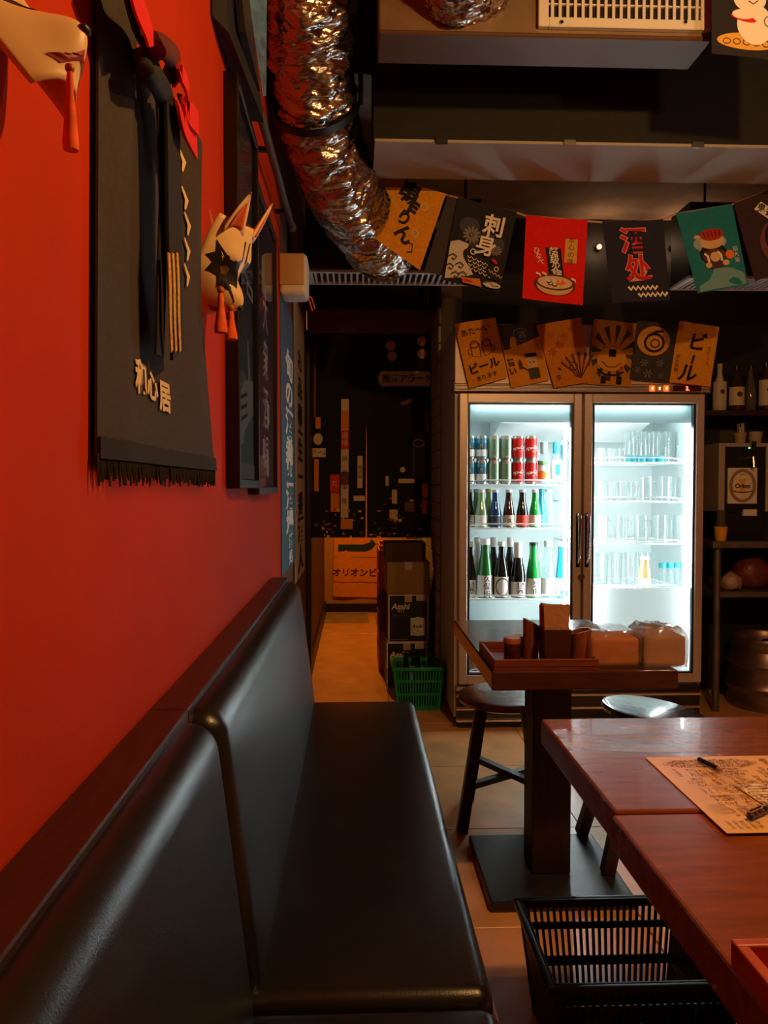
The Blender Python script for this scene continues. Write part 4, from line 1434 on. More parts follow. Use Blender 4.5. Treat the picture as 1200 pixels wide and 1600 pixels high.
def fn_fan(p):
    a = p.a
    for i in range(7):
        t = -2.6 + i * 0.28
        p.stroke(BROWNINK, [(0.75, 0.92 * a), (0.75 + 0.62 * math.cos(t), 0.92 * a + 0.62 * math.sin(t))], [0.02, 0.06])
    p.ring(BROWNINK, 0.62, 0.72 * a, 0.11, 0.11, 0.03)
    for x, y in ((0.25, 0.2), (0.55, 0.25), (0.75, 0.16), (0.2, 0.45), (0.4, 0.35)):
        star(p, mat('rust_ink', rgb(190, 100, 20), 0.8), x, y * a, 0.11, 7)
    p.text(BROWNINK, '祭', 0.18, 0.86 * a, 0.14)


def fn_burst(p):
    a = p.a
    for i in range(12):
        t = 2 * math.pi * i / 12 + 0.1
        p.poly(mat('soot_ink', rgb(60, 48, 24), 0.8), [(0.5 + 0.2 * math.cos(t), 0.5 * a + 0.2 * math.sin(t)), (0.5 + 0.5 * math.cos(t - 0.12), 0.5 * a + 0.62 * math.sin(t - 0.12)), (0.5 + 0.5 * math.cos(t + 0.12), 0.5 * a + 0.62 * math.sin(t + 0.12))])
    p.ell(mat('gold_face', rgb(214, 150, 50), 0.8), 0.48, 0.60 * a, 0.33, 0.26)
    p.rect(INK, 0.40, 0.44 * a, 0.56, 0.56 * a)
    p.stroke(BROWNINK, [(0.26, 0.64 * a), (0.40, 0.72 * a), (0.58, 0.71 * a), (0.70, 0.64 * a)], 0.022)
    p.stroke(INK, [(0.18, 0.76 * a), (0.35, 0.84 * a), (0.6, 0.84 * a), (0.78, 0.78 * a)], 0.04)
    p.ell(REDINK, 0.72, 0.72 * a, 0.05, 0.035)
    for x in (0.28, 0.64):
        p.rect(INK, x, 0.86 * a, x + 0.12, 0.98 * a)


def fn_circle(p):
    a = p.a
    p.ell(mat('gold_face', None), 0.46, 0.32 * a, 0.40, 0.36)
    p.ring(INK, 0.48, 0.35 * a, 0.26, 0.24, 0.06)
    p.stroke(INK, [(0.28, 0.24 * a), (0.5, 0.16 * a), (0.66, 0.14 * a)], [0.03, 0.07, 0.05])
    p.ring(INK, 0.50, 0.36 * a, 0.12, 0.11, 0.03)
    for x, y, s in ((0.30, 0.70, 0.11), (0.42, 0.88, 0.13), (0.68, 0.68, 0.11), (0.14, 0.84, 0.09), (0.74, 0.9, 0.08)):
        star(p, GREYINK, x, y * a, s, 6)


def fn_beer(p):
    a = p.a
    p.text(INK, 'ビ', 0.55, 0.30 * a, 0.46, bold=0.03, slant=0.1)
    p.stroke(INK, [(0.50, 0.52 * a), (0.47, 0.66 * a)], [0.06, 0.05])
    p.text(INK, 'ル', 0.42, 0.82 * a, 0.46, bold=0.03, slant=0.1)
    p.text(BROWNINK, '生ビール', 0.84, 0.50 * a, 0.11, vertical=True)
    p.text(BROWNINK, '飲み放題', 0.12, 0.68 * a, 0.10, vertical=True)


flag('header_flag', 'yellow fridge flag with two clinking beer mugs', LOWG, LD - 0.012, ((710, 506), (774, 496), (793, 590), (733, 607)), YELLOWCLOTH, fn_mugs, 0.003)
flag('header_flag', 'charcoal and yellow fridge flag with a little man in a cap', LOWG, LD - 0.004, ((778, 508), (842, 504), (858, 594), (799, 606)), YELLOWCLOTH, fn_split, 0.002)
flag('header_flag', 'orange fridge flag with a folding fan', LOWG, LD - 0.010, ((838, 508), (908, 496), (924, 596), (866, 606)), mat('amber_cloth', rgb(206, 128, 22), 0.9, var=0.12, scale=80), fn_fan, 0.003)
flag('header_flag', 'ochre fridge flag with a smiling round face and dark rays', LOWG, LD - 0.004, ((928, 498), (1000, 506), (986, 604), (918, 600)), mat('ochre_cloth', rgb(190, 128, 34), 0.9, var=0.12, scale=80), fn_burst, 0.002)
flag('header_flag', 'charcoal fridge flag with a yellow disc', LOWG, LD - 0.012, ((996, 501), (1060, 507), (1046, 598), (984, 592)), charcoal, fn_circle, 0.003)
flag('header_flag', 'yellow fridge flag with large black vertical lettering', LOWG, LD - 0.008, ((1062, 501), (1124, 511), (1110, 604), (1044, 597)), YELLOWCLOTH, fn_beer, 0.003)

# lucky cat banner at the top right
def fn_cat(p):
    a = p.a
    gold = mat('gold_ink', None)
    p.ell(gold, 0.42, 0.84 * a, 0.36, 0.10)
    for k in range(5):
        p.ring(BROWNINK, 0.18 + k * 0.12, 0.85 * a, 0.05, 0.04, 0.012, 12)
    p.ell(WHITEINK, 0.52, 0.66 * a, 0.22, 0.24)
    p.ell(WHITEINK, 0.46, 0.40 * a, 0.20, 0.15)
    p.ell(REDINK, 0.38, 0.60 * a, 0.16, 0.04, rot=0.2)
    p.ell(WHITEINK, 0.38, 0.56 * a, 0.14, 0.06)
    p.ring(GREYINK, 0.70, 0.62 * a, 0.07, 0.07, 0.015, 14)
    p.stroke(BROWNINK, [(0.44, 0.42 * a), (0.5, 0.45 * a), (0.56, 0.41 * a)], 0.012)


flag('hanging_banner', 'dark banner with a white cat above gold at the top right corner', None, 2.06, ((1112, -60), (1240, -60), (1240, 96), (1112, 84)), mat('ink_blue_cloth', rgb(30, 28, 36), 0.9), fn_cat)
o = U(1170, -60, 2.06)
part(MB().tube([(o.x - 0.13, 2.063, o.z + 0.001), (o.x + 0.16, 2.063, o.z + 0.001)], 0.006, 8), 'banner_rod', BLACK, LAST_FLAG)
for q, s in ((-0.1, 'left'), (0.13, 'right')):
    part(MB().tube([(o.x + q, 2.063, o.z), (o.x + q, 2.063, ZN)], 0.002, 6), 'banner_cord', BLACK, LAST_FLAG)

# ================================================================== street-print curtain across the corridor
CD = 4.75
nor = thing('door_curtain', 'split dark curtain printed with a neon street across the corridor', 'curtain', tuple(U(580, 840, CD)), world=True)
dusk = mat('curtain_cloth', rgb(26, 19, 17), 0.9, var=0.3, scale=8)


def fn_street_left(p):
    a = p.a
    px = lambda x, y: ((x - 483) / 89.5, (y - 515) / 89.5)

    def R(m, x0, y0, x1, y1):
        u0, v0 = px(x0, y0)
        u1, v1 = px(x1, y1)
        p.rect(m, u0, v0, u1, v1, 6, 4)
    sign = mat('sign_cream', rgb(235, 205, 160), 0.9)
    so = mat('sign_orange', rgb(245, 140, 30), 0.9)
    sr = mat('sign_red', rgb(235, 60, 30), 0.9)
    dim = mat('sign_dim', rgb(120, 80, 58), 0.9)
    R(dim, 490, 540, 494, 650)
    R(so, 493, 650, 501, 668)
    p.ell(sign, *px(497, 684), 0.08, 0.1)
    R(sign, 488, 698, 509, 712)
    p.text(INK, 'アーム', *px(499, 705), 0.1)
    R(so, 491, 715, 498, 765)
    R(sign, 533, 622, 545, 806)
    R(sr, 533, 670, 545, 700)
    R(so, 533, 640, 545, 668)
    R(mat('sign_brown', rgb(130, 70, 40), 0.9), 533, 735, 545, 755)
    for i, ch in enumerate('焼鳥串家'):
        p.text(INK, ch, *px(539, 714 + i * 22), 0.11)
    p.text(sign, '酒場', *px(539, 684), 0.12, vertical=True)
    R(sr, 516, 739, 531, 767)
    R(so, 517, 768, 531, 797)
    p.text(sign, '丸', *px(523, 753), 0.13)
    R(sign, 559, 710, 567, 760)
    p.text(INK, '居酒屋', *px(563, 735), 0.08, vertical=True)
    R(sign, 553, 772, 571, 780)
    R(so, 533, 808, 552, 824)
    for i in range(28):
        x, y = random.uniform(490, 568), random.uniform(790, 836)
        R(random.choice([sign, so, dim, sr, dim]), x, y, x + random.uniform(2, 6), y + random.uniform(2, 5))


def fn_street_right(p):
    px = lambda x, y: ((x - 572.5) / 104.5, (y - 515) / 104.5)

    def R(m, x0, y0, x1, y1):
        u0, v0 = px(x0, y0)
        u1, v1 = px(x1, y1)
        p.rect(m, u0, v0, u1, v1, 8, 4)
    sign, so, dim = MATS['sign_cream'], MATS['sign_orange'], MATS['sign_dim']
    pill = mat('sign_pill', rgb(238, 210, 180), 0.9)
    R(pill, 600, 579, 672, 602)
    p.ell(pill, *px(600, 590.5), 0.085, 0.117)
    p.text(INK, '居酒アラート', *px(636, 590), 0.125, bold=0.02)
    for x, y in ((611, 540), (613, 556), (659, 533), (659, 552)):
        p.ell(mat('lantern_print', rgb(215, 160, 145), 0.9), *px(x, y), 0.07, 0.07)
    for x, y in ((629, 731),):
        p.ell(sign, *px(x, y), 0.04, 0.04)
    R(sign, 622, 745, 648, 752)
    R(sign, 602, 741, 607, 756)
    R(sign, 612, 762, 620, 784)
    R(sign, 608, 793, 621, 810)
    R(dim, 632, 782, 648, 796)
    R(mat('sign_grey_blue', rgb(90, 90, 110), 0.9), 645, 676, 664, 740)
    p.ring(sign, *px(654, 690), 0.09, 0.06, 0.015, 16)
    R(so, 659, 753, 668, 774)
    R(so, 659, 778, 667, 800)
    R(dim, 664, 640, 670, 672)
    for i in range(34):
        x, y = random.uniform(576, 668), random.uniform(770, 836)
        R(random.choice([sign, dim, dim, dim, so]), x, y, x + random.uniform(2, 7), y + random.uniform(1.5, 4))
    for x, y in ((632, 628), (640, 625)):
        p.ell(dim, *px(x, y), 0.06, 0.03)


random.seed(4)
for (x0, x1, xb0, xb1, fn) in ((483, 573.4, 483, 571.2, fn_street_left), (571.6, 677, 573.4, 677, fn_street_right)):
    cd = CD if x0 < 500 else CD + 0.012
    P = [U(x0, 515, cd), U(x1, 515, cd), U(xb1, 840, cd), U(xb0, 840, cd)]
    f = quadmap(*P, curl=0.003, waves=1.6, ph=0.4)
    a = (P[3] - P[0]).length / (P[1] - P[0]).length
    mb = MB()
    sheet(mb, f, 24, 8, 0.002)
    pn_ = part(mb, 'panel', dusk, nor, True, 60)
    p = Print(f, a, 0.0015, 0.0001)
    fn(p)
    p.build(pn_)
c0, c1 = U(484, 522, CD), U(676, 522, CD)
part(MB().tube([(CX0 + 0.002, CD + 0.002, c0.z + 0.012), (CX1 + 0.013, CD + 0.002, c0.z + 0.012)], 0.009, 10), 'curtain_rod', BLACK, nor, True)

# ================================================================== on the red wall
def wallmap(px0, py0, px1, py1, x, py0r=None, py1r=None):
    TL, TR = UX(px0, py0, x), UX(px1, py0r if py0r is not None else py0, x)
    return TL, TR


# --- framed prints
def framed(label, y0, y1, z0, z1, fm, pm, fn, th=0.032):
    t = thing('framed_print', label, 'picture frame', (WX, (y0 + y1) / 2, z0), world=True)
    w_ = 0.022
    X0, X1 = WX, WX + th
    part(MB().box((X0, y0, z0), (X1, y0 + w_, z1), 0.002, 1).box((X0, y1 - w_, z0), (X1, y1, z1), 0.002, 1)
         .box((X0, y0 + w_, z0), (X1, y1 - w_, z0 + w_), 0.002, 1).box((X0, y0 + w_, z1 - w_), (X1, y1 - w_, z1), 0.002, 1), 'frame', fm, t)
    px_ = X0 + th * 0.55
    pr_ = part(MB().box((X0 + 0.002, y0 + w_, z0 + w_), (px_, y1 - w_, z1 - w_)), 'poster', pm, t)
    f = quadmap((px_, y0 + w_, z1 - w_), (px_, y1 - w_, z1 - w_), (px_, y1 - w_, z0 + w_), (px_, y0 + w_, z0 + w_))
    p = Print(f, (z1 - z0 - 2 * w_) / (y1 - y0 - 2 * w_))
    fn(p)
    p.build(pr_)
    part(MB().box((X1 - 0.009, y0 + w_, z0 + w_), (X1 - 0.007, y1 - w_, z1 - w_)), 'pane', glassmat('picture_glass', (0.9, 0.92, 0.95), 0.35, 0.02), t)
    return t


def fn_poster1(p):
    a = p.a
    g = mat('poster_grey', rgb(140, 146, 150), 0.8)
    t2 = mat('poster_teal', rgb(70, 96, 100), 0.8)
    p.rect(mat('poster_slate', rgb(52, 62, 74), 0.8), 0.0, 0.55 * a, 1.0, 1.0 * a)
    p.poly(t2, [(0.3, 0.98 * a), (0.3, 0.86 * a), (0.8, 0.80 * a), (1.0, 0.82 * a), (1.0, 0.98 * a)])
    p.poly(g, [(0.02, 0.80 * a), (0.5, 0.72 * a), (0.98, 0.70 * a), (0.98, 0.80 * a), (0.5, 0.86 * a), (0.4, 0.90 * a), (0.1, 0.92 * a)])
    p.poly(g, [(0.62, 0.60 * a), (0.70, 0.60 * a), (0.9, 0.80 * a), (0.75, 0.80 * a)])
    for k in range(3):
        p.stroke(INK, [(0.1, (0.79 + 0.03 * k) * a), (0.6, (0.755 + 0.03 * k) * a)], 0.03)
    p.rect(mat('poster_tag', rgb(170, 170, 170), 0.8), 0.6, 0.43 * a, 0.95, 0.47 * a)
    p.rect(INK, 0.66, 0.44 * a, 0.88, 0.46 * a)
    p.rect(mat('poster_pale', rgb(110, 118, 124), 0.8), 0.0, 0.955 * a, 1.0, 1.0 * a)


def fn_poster2(p):
    a = p.a
    for i, (u, v, h) in enumerate(((0.3, 0.3, 0.1), (0.5, 0.52, 0.08), (0.6, 0.72, 0.08), (0.35, 0.86, 0.07), (0.55, 0.91, 0.09))):
        p.rect(WHITEINK, u, (v - h / 2) * a, u + 0.12, (v + h / 2) * a)
    p.rect(mat('poster_plum', rgb(60, 32, 38), 0.8), 0.0, 0.0, 1.0, 0.5 * a)
    p.text(WHITEINK, '大衆酒場', 0.5, 0.62 * a, 0.3, vertical=True)


y0 = UX(352, 700, WX).y
y1 = UX(406, 700, WX + 0.032).y
framed('tall black framed print with grey shapes beside the small fox mask', y0, y1, UX(380, 763, WX).z, 2.10, mat('frame_black', rgb(14, 11, 11), 0.3), mat('poster_base', rgb(40, 42, 52), 0.8, var=0.3, scale=6), fn_poster1)
y2 = UX(434, 700, WX + 0.028).y
framed('dark brown framed plum print behind the tall black frame', y1 + 0.015, y2, UX(420, 771, WX).z, 2.02, mat('frame_brown', rgb(34, 18, 14), 0.35), mat('poster_wine', rgb(104, 40, 34), 0.8, var=0.2, scale=6), fn_poster2, 0.028)

# --- long signs past the end of the red wall
def sign_board(label, px0, px1, py0, py1, m, fn):
    a0, a1 = UX(px0, 600, WX + 0.006), UX(px1, 600, WX + 0.006)
    zt = UX(px0, py0, WX + 0.006).z
    zb_ = UX(px0, py1, WX + 0.006).z
    x = WX + 0.004
    t = thing('vertical_sign', label, 'sign', (x, (a0.y + a1.y) / 2, zb_), world=True)
    f = quadmap((x, a0.y, zt), (x, a1.y, zt), (x, a1.y, zb_), (x, a0.y, zb_))
    mb = MB()
    sheet(mb, lambda u, v, o=0: f(u, v, o), 3, 6, 0.0035)
    b = part(mb, 'board', m, t)
    p = Print(f, (zt - zb_) / (a1.y - a0.y))
    fn(p)
    p.build(b)


def fn_bluesign(p):
    a = p.a
    p.rect(mat('sign_teal', rgb(62, 106, 120), 0.8), 0, 0.42 * a, 1, a)
    p.text(WHITEINK, '旬の酒肴', 0.55, 0.38 * a, 0.19, vertical=True, bold=0.04, gap=1.0, sx=3.0)
    p.text(WHITEINK, '地酒場', 0.55, 0.72 * a, 0.19, vertical=True, bold=0.04, gap=1.0, sx=3.0)
    p.text(WHITEINK, '酒処', 0.6, 0.93 * a, 0.10, vertical=True, bold=0.03, sx=3.0)


def fn_whitesign(p):
    a = p.a
    p.text(INK, 'お品書', 0.5, 0.30 * a, 0.17, vertical=True, bold=0.03, gap=1.15, sx=2.8)
    p.text(INK, '上生一番', 0.5, 0.58 * a, 0.18, vertical=True, bold=0.03, gap=1.1, sx=2.8)
    p.text(INK, '酒人', 0.5, 0.88 * a, 0.2, vertical=True, bold=0.03, gap=1.1, sx=2.8)


sign_board('long slate blue vertical sign with white brush writing', 440, 460.5, 455, 902, mat('sign_blue', rgb(74, 92, 116), 0.75, var=0.1, scale=5), fn_bluesign)
sign_board('long off-white vertical sign with black writing beside the blue one', 461, 476, 455, 915, mat('sign_offwhite', rgb(196, 186, 176), 0.75, var=0.1, scale=5), fn_whitesign)
# dark door frame post at the corridor's left
struct(MB().box((WX - 0.003, 4.60, 0), (WX + 0.024, 4.70, 2.12), 0.004, 1), 'trim_4', DARKWOOD)

# --- apron with red waist band hanging on the wall
APX = WX + 0.006
apron = thing('hanging_apron', 'black canvas apron with fringed hem hanging on the red wall', 'apron', (APX, 1.15, 1.22), world=True)
cloth_m = mat('apron_canvas', rgb(56, 46, 40), 0.9, var=0.15, scale=120, bump=0.15, bscale=500)


def aw(px, py, off=0.0):
    p = UX(px, py, APX + off)
    return p


# outline in wall coordinates: left edge, right edge as functions of height
tl, bl = aw(149, -40), aw(146, 716)
tr1, tr2, tr3, br = aw(206, -40, 0.016), aw(218, 40, 0.016), aw(306, 232, 0.016), aw(331, 738, 0.012)


def edge_r(v):
    z = tl.z + (bl.z - tl.z) * v
    K = [(tr1.z, tr1.y), (tr2.z, tr2.y), (tr3.z, tr3.y), (aw(316, 480, 0.014).z, aw(316, 480, 0.014).y), (br.z, br.y)]
    K.sort(reverse=True)
    if z >= K[0][0]:
        return K[0][1]
    for (za, ya), (zb2, yb2) in zip(K, K[1:]):
        if za >= z >= zb2:
            return ya + (yb2 - ya) * (za - z) / (za - zb2)
    return K[-1][1]


def apf(u, v, off=0.0):
    z = tl.z + (bl.z - tl.z) * v
    yl = tl.y + (bl.y - tl.y) * v
    y = yl + (edge_r(v) - yl) * u
    fold = 0.010 * math.sin(u * 9 + v * 1.5) * (1 - v) + 0.008 * math.sin(u * 16 + 2 * v) * (1 - v) ** 1.5 + 0.004 * math.sin(u * 5 + 3)
    k = min(1.0, u / 0.18)
    k = k * k * (3 - 2 * k)
    return Vector((APX + 0.004 + (0.010 + fold) * k + off, y, z))


mb = MB()
sheet(mb, apf, 40, 40, 0.003)
ap = part(mb, 'canvas', cloth_m, apron, True, 60)
# printed characters
p = Print(lambda u, v, o=0.0: apf(u, v, o), 1.0, 0.003, 0.0003)
aplet = mat('apron_print', rgb(220, 190, 140), 0.8)


def awuv(px, py):
    q = aw(px, py, 0.014)
    v = (q.z - tl.z) / (bl.z - tl.z)
    yl = tl.y + (bl.y - tl.y) * v
    return ((q.y - yl) / (edge_r(v) - yl), v)


for ch, px, py, sz in (('和', 222, 590, 0.085), ('心', 241, 604, 0.075), ('居', 259, 620, 0.085)):
    u, v = awuv(px, py)
    p.text(aplet, ch, u, v, sz, bold=0.035, sx=1.25)
for k, (px, py) in enumerate(((280, 250), (282, 310), (284, 350), (284, 390), (284, 430))):
    u, v = awuv(px, py)
    p.stroke(aplet, [(u - 0.01, v - 0.03), (u + 0.015, v), (u, v + 0.03)], [0.008, 0.022, 0.008], 'lettering')
p.build(ap)
# hem band and fringe
mb = MB()
sheet(mb, lambda u, v, o=0: apf(u, 0.955 + 0.045 * v, 0.004 + o), 30, 2, 0.003)
part(mb, 'hem_band', mat('hem_dark', rgb(26, 21, 19), 0.9), apron, True)
mb = MB()
random.seed(2)
for i in range(110):
    u = i / 109
    p0 = apf(u, 0.99, 0.0)
    L = 0.022 + random.random() * 0.014
    mb.tube([p0, p0 + Vector((random.uniform(-.003, .003), random.uniform(-.004, .004), -L))], [0.0022, 0.0012], 4)
fr_o = part(mb, 'fringe', mat('fringe_dark', rgb(24, 19, 17), 0.95), apron)
fr_o['kind'] = 'stuff'
# size tag
t0 = aw(164, 38)
part(MB().box((APX + 0.03, t0.y - 0.006, t0.z - 0.006), (APX + 0.032, t0.y + 0.005, t0.z + 0.006)), 'size_tag', WHITEPL, apron)


def strap(pts, width, th, m, name, parent, off=0.03):
    """flat ribbon along picture points on the wall"""
    P = []
    for px, py, o in pts:
        P.append(UX(px, py, APX + off + o))
    P = catmull(P, 6)
    mb = MB()
    rings = []
    for i, q in enumerate(P):
        t = (P[min(i + 1, len(P) - 1)] - P[max(i - 1, 0)]).normalized()
        s = Vector((1, 0, 0)).cross(t).normalized()
        w2 = width / 2
        rings.append([q - s * w2, q - s * w2 + Vector((th, 0, 0)), q + s * w2 + Vector((th, 0, 0)), q + s * w2])
    mb.loft(rings)
    return part(mb, name, m, parent, True, 40)


red_band = mat('red_band', rgb(214, 20, 14), 0.85, var=0.1, scale=150, bump=0.3, bscale=500)
blk_band = mat('black_band', rgb(20, 16, 15), 0.8, var=0.2, scale=60)
strap([(196, -60, 0), (212, 0, 0.0), (226, 40, 0.004), (236, 72, 0.008)], 0.042, 0.003, red_band, 'waist_band', apron, 0.048)
strap([(188, -60, -0.008), (204, 10, -0.006), (222, 56, -0.004), (236, 100, 0.004)], 0.04, 0.003, blk_band, 'waist_band_back', apron, 0.044)
# knot
mb = MB()
kc = UX(246, 88, APX + 0.052)
for i in range(7):
    t = i / 6
    mb.tube(catmull([UX(224 + 6 * t, 90 + 10 * t, APX + 0.03), UX(240 + 10 * t, 60 + 20 * t, APX + 0.055 + 0.01 * t), UX(272 - 4 * t, 84 + 16 * t, APX + 0.05), UX(262 - 8 * t, 122 + 10 * t, APX + 0.035)], 5), [0.008] * 16, 14)
part(mb, 'knot', mat('knot_cloth', rgb(84, 20, 14), 0.85, var=0.4, scale=40), apron, True)
mb = MB()
for i in range(5):
    t = i / 4
    mb.tube(catmull([UX(222 + 8 * t, 88, APX + 0.035), UX(230 + 12 * t, 112 + 4 * t, APX + 0.05), UX(248 + 8 * t, 140, APX + 0.045), UX(256 + 4 * t, 160, APX + 0.03)], 5), [0.010] * 16, 14)
part(mb, 'knot_wrap', blk_band, apron, True)
strap([(268, 122, 0.012), (278, 112, 0.03), (290, 140, 0.03), (284, 170, 0.02), (280, 200, 0.015)], 0.022, 0.004, red_band, 'tie_loop', apron, 0.03)
strap([(280, 160, 0.02), (292, 176, 0.03), (306, 192, 0.03)], 0.032, 0.004, red_band, 'tie_end', apron, 0.03)
strap([(275, 160, 0.02), (286, 196, 0.026), (304, 232, 0.022)], 0.030, 0.004, red_band, 'tie_end', apron, 0.032)
strap([(262, 155, 0.0), (268, 230, 0.0), (273, 300, 0.0)], 0.012, 0.003, red_band, 'tie_cord', apron, 0.03)
strap([(248, 150, 0.004), (254, 300, 0.004), (250, 440, 0.004), (247, 556, 0.0)], 0.04, 0.003, blk_band, 'belt_tail', apron, 0.028)
bt = strap([(266, 150, 0.012), (268, 250, 0.012), (270, 400, 0.012), (275, 556, 0.006)], 0.072, 0.004, blk_band, 'belt_tail', apron, 0.03)
gold = mat('gold_thread', rgb(196, 150, 60), 0.7, var=0.4, scale=200)
for k in range(3):
    o = (-6.5, 0, 6.5)[k]
    strap([(269 + o, 395, 0.017), (271 + o, 440, 0.017), (272 + o, 500, 0.0155), (274 + o, 549, 0.0125)], 0.013, 0.0015, gold, 'gold_stripe', apron, 0.03)

# ------------------------------------------------------------------ fox masks
MASKW = mat('mask_paint', rgb(232, 196, 140), 0.45, var=0.06, scale=10)
MASKIN = mat('mask_black', rgb(20, 12, 10), 0.5)
MASKRED = mat('mask_ear_red', rgb(215, 92, 30), 0.6, var=0.2, scale=20)
TASSEL = mat('tassel_orange', rgb(238, 92, 20), 0.8, var=0.2, scale=80)


def fox_mask(label, P, face, up, size, tassels, opened=False, tr=1.0):
    """P: wall point, face: outward direction, up: tilt; local axes x right, y up, z out"""
    z_ = Vector(face).normalized()
    y_ = (Vector(up) - z_ * Vector(up).dot(z_)).normalized()
    x_ = y_.cross(z_)
    M = Matrix((x_, y_, z_)).transposed().to_4x4()
    M.translation = P
    t = thing('fox_mask', label, 'mask', (0, 0, 0))
    t.matrix_world = M
    s = size

    def surf(u, v):
        # u -1..1 across, v -1 (chin) .. 1 (brow)
        wd = 0.56 * (1 - 0.55 * max(0, -v) ** 1.6) * (1 - 0.16 * max(0, v) ** 3)
        x = wd * u
        y = 0.62 * v
        dome = 0.34 * (1 - abs(u) ** 2.4) * (1 - 0.35 * v * v)
        mz = max(0.0, 1 - ((v + 0.52) / 0.42) ** 2)
        muzzle = 0.26 * mz * math.exp(-(u / 0.42) ** 2)
        brow = 0.05 * math.exp(-((v - 0.35) / 0.2) ** 2) * math.exp(-((abs(u) - 0.4) / 0.25) ** 2)
        socket = -0.05 * math.exp(-((v - 0.08) / 0.16) ** 2) * math.exp(-((abs(u) - 0.5) / 0.2) ** 2)
        return Vector((x, y, dome + muzzle + brow + socket - 0.04)) * s

    mb = MB()
    N, Mv = 28, 28
    vs = [[mb.bm.verts.new(surf(-1 + 2 * i / N, -1 + 2 * j / Mv)) for j in range(Mv + 1)] for i in range(N + 1)]
    for i in range(N):
        for j in range(Mv):
            mb.bm.faces.new((vs[i][j], vs[i + 1][j], vs[i + 1][j + 1], vs[i][j + 1]))
    me = mb.mesh('shell', MASKW, True, 180)
    sh = put(me, 'shell', t)
    so = sh.modifiers.new('thick', 'SOLIDIFY')
    so.thickness = 0.02 * s
    so.offset = -1

    def patch(pts, m, name, off=0.008, n=10):
        """filled outline lying on the mask surface"""
        c = (sum(q[0] for q in pts) / len(pts), sum(q[1] for q in pts) / len(pts))
        mb = MB()
        e = 1e-3
        rings = []
        for k in range(1, 6):
            rings.append([])
            for (u, v) in pts:
                uu, vv = c[0] + (u - c[0]) * k / 5, c[1] + (v - c[1]) * k / 5
                q = surf(uu, vv)
                nn = (surf(uu + e, vv) - q).cross(surf(uu, vv + e) - q).normalized()
                rings[-1].append(q + nn * off * s)
        cq = surf(*c)
        nn = (surf(c[0] + e, c[1]) - cq).cross(surf(c[0], c[1] + e) - cq).normalized()
        cv = mb.bm.verts.new(cq + nn * off * s)
        vr = [[mb.bm.verts.new(q) for q in r] for r in rings]
        L = len(pts)
        for i in range(L):
            mb.bm.faces.new((cv, vr[0][i], vr[0][(i + 1) % L]))
            for k in range(4):
                mb.bm.faces.new((vr[k][i], vr[k + 1][i], vr[k + 1][(i + 1) % L], vr[k][(i + 1) % L]))
        return part(mb, name, m, sh, True, 180)

    for sd in (-1, 1):
        if opened:
            E_ = [(0.18, 0.36), (0.34, 0.30), (0.62, 0.34), (0.86, 0.52), (0.80, 0.30), (0.92, 0.16), (0.78, 0.08), (0.84, -0.12), (0.62, -0.14), (0.58, -0.34), (0.36, -0.30), (0.22, -0.5), (0.14, -0.2), (0.10, 0.1)]
        else:
            E_ = [(0.12, -0.16), (0.30, -0.04), (0.55, 0.10), (0.90, 0.22), (0.80, 0.04), (0.55, -0.08), (0.3, -0.16)]
        E_ = [(sd * u, v) for u, v in E_]
        patch(E_, MASKIN, 'eye')
        if opened:
            patch([(sd * u, v) for u, v in ((0.36, 0.1), (0.48, 0.14), (0.6, 0.06), (0.54, -0.08), (0.40, -0.06))], mat('mask_iris', rgb(90, 60, 34), 0.5), 'iris', 0.014)
        patch([(sd * 0.10, 0.70), (sd * 0.16, 0.72), (sd * 0.13, 0.30), (sd * 0.08, 0.28)], MASKIN, 'brow_mark')
    # nose and mouth
    mb = MB()
    nz = surf(0, -0.56)
    bmesh.ops.create_uvsphere(mb.bm, u_segments=12, v_segments=8, radius=0.05 * s, matrix=Matrix.Translation(nz + Vector((0, 0.01 * s, 0.005 * s))) @ Matrix.Diagonal((1.2, 0.8, 0.7, 1)))
    part(mb, 'nose', MASKIN, sh, True, 180)
    patch([(-0.6, -0.76), (-0.3, -0.80), (0, -0.74), (0.3, -0.80), (0.6, -0.76), (0.4, -0.86), (0, -0.82), (-0.4, -0.86)], mat('mask_mouth', rgb(140, 30, 16), 0.5), 'mouth')
    # ears
    for sd in (-1, 1):
        for nm, m, k, o in (('ear', MASKW, 1.0, 0.0), ('inner_ear', MASKRED, 0.62, 0.012)):
            mb = MB()
            b0 = Vector((sd * 0.14, 0.50, 0.20)) * s
            b1_ = Vector((sd * 0.50, 0.44, 0.08)) * s
            tip = Vector((sd * 0.36, 1.02, 0.16)) * s
            ctr = (b0 + b1_ + tip) / 3
            rings = []
            for q in range(9):
                tt = q / 8
                l = b0.lerp(tip, tt)
                r_ = b1_.lerp(tip, tt)
                row = []
                for w_ in range(7):
                    x = w_ / 6
                    pt = l.lerp(r_, x)
                    bulge = math.sin(math.pi * x)
                    pt = pt + Vector((sd * 0.05 * math.sin(math.pi * tt) * (x - 0.3), 0, -0.07 * bulge * (1 - tt))) * s
                    pt = ctr + (pt - ctr) * k + Vector((0, 0, o * 1.6 * s))
                    row.append(pt)
                rings.append(row)
            mb.loft(rings, False, False)
            eo = part(mb, nm, m, t if nm == 'ear' else last_ear, True, 180)
            so = eo.modifiers.new('thick', 'SOLIDIFY')
            so.thickness = 0.025 * s if nm == 'ear' else 0.006 * s
            if nm == 'ear':
                last_ear = eo
    Mi = M.inverted()
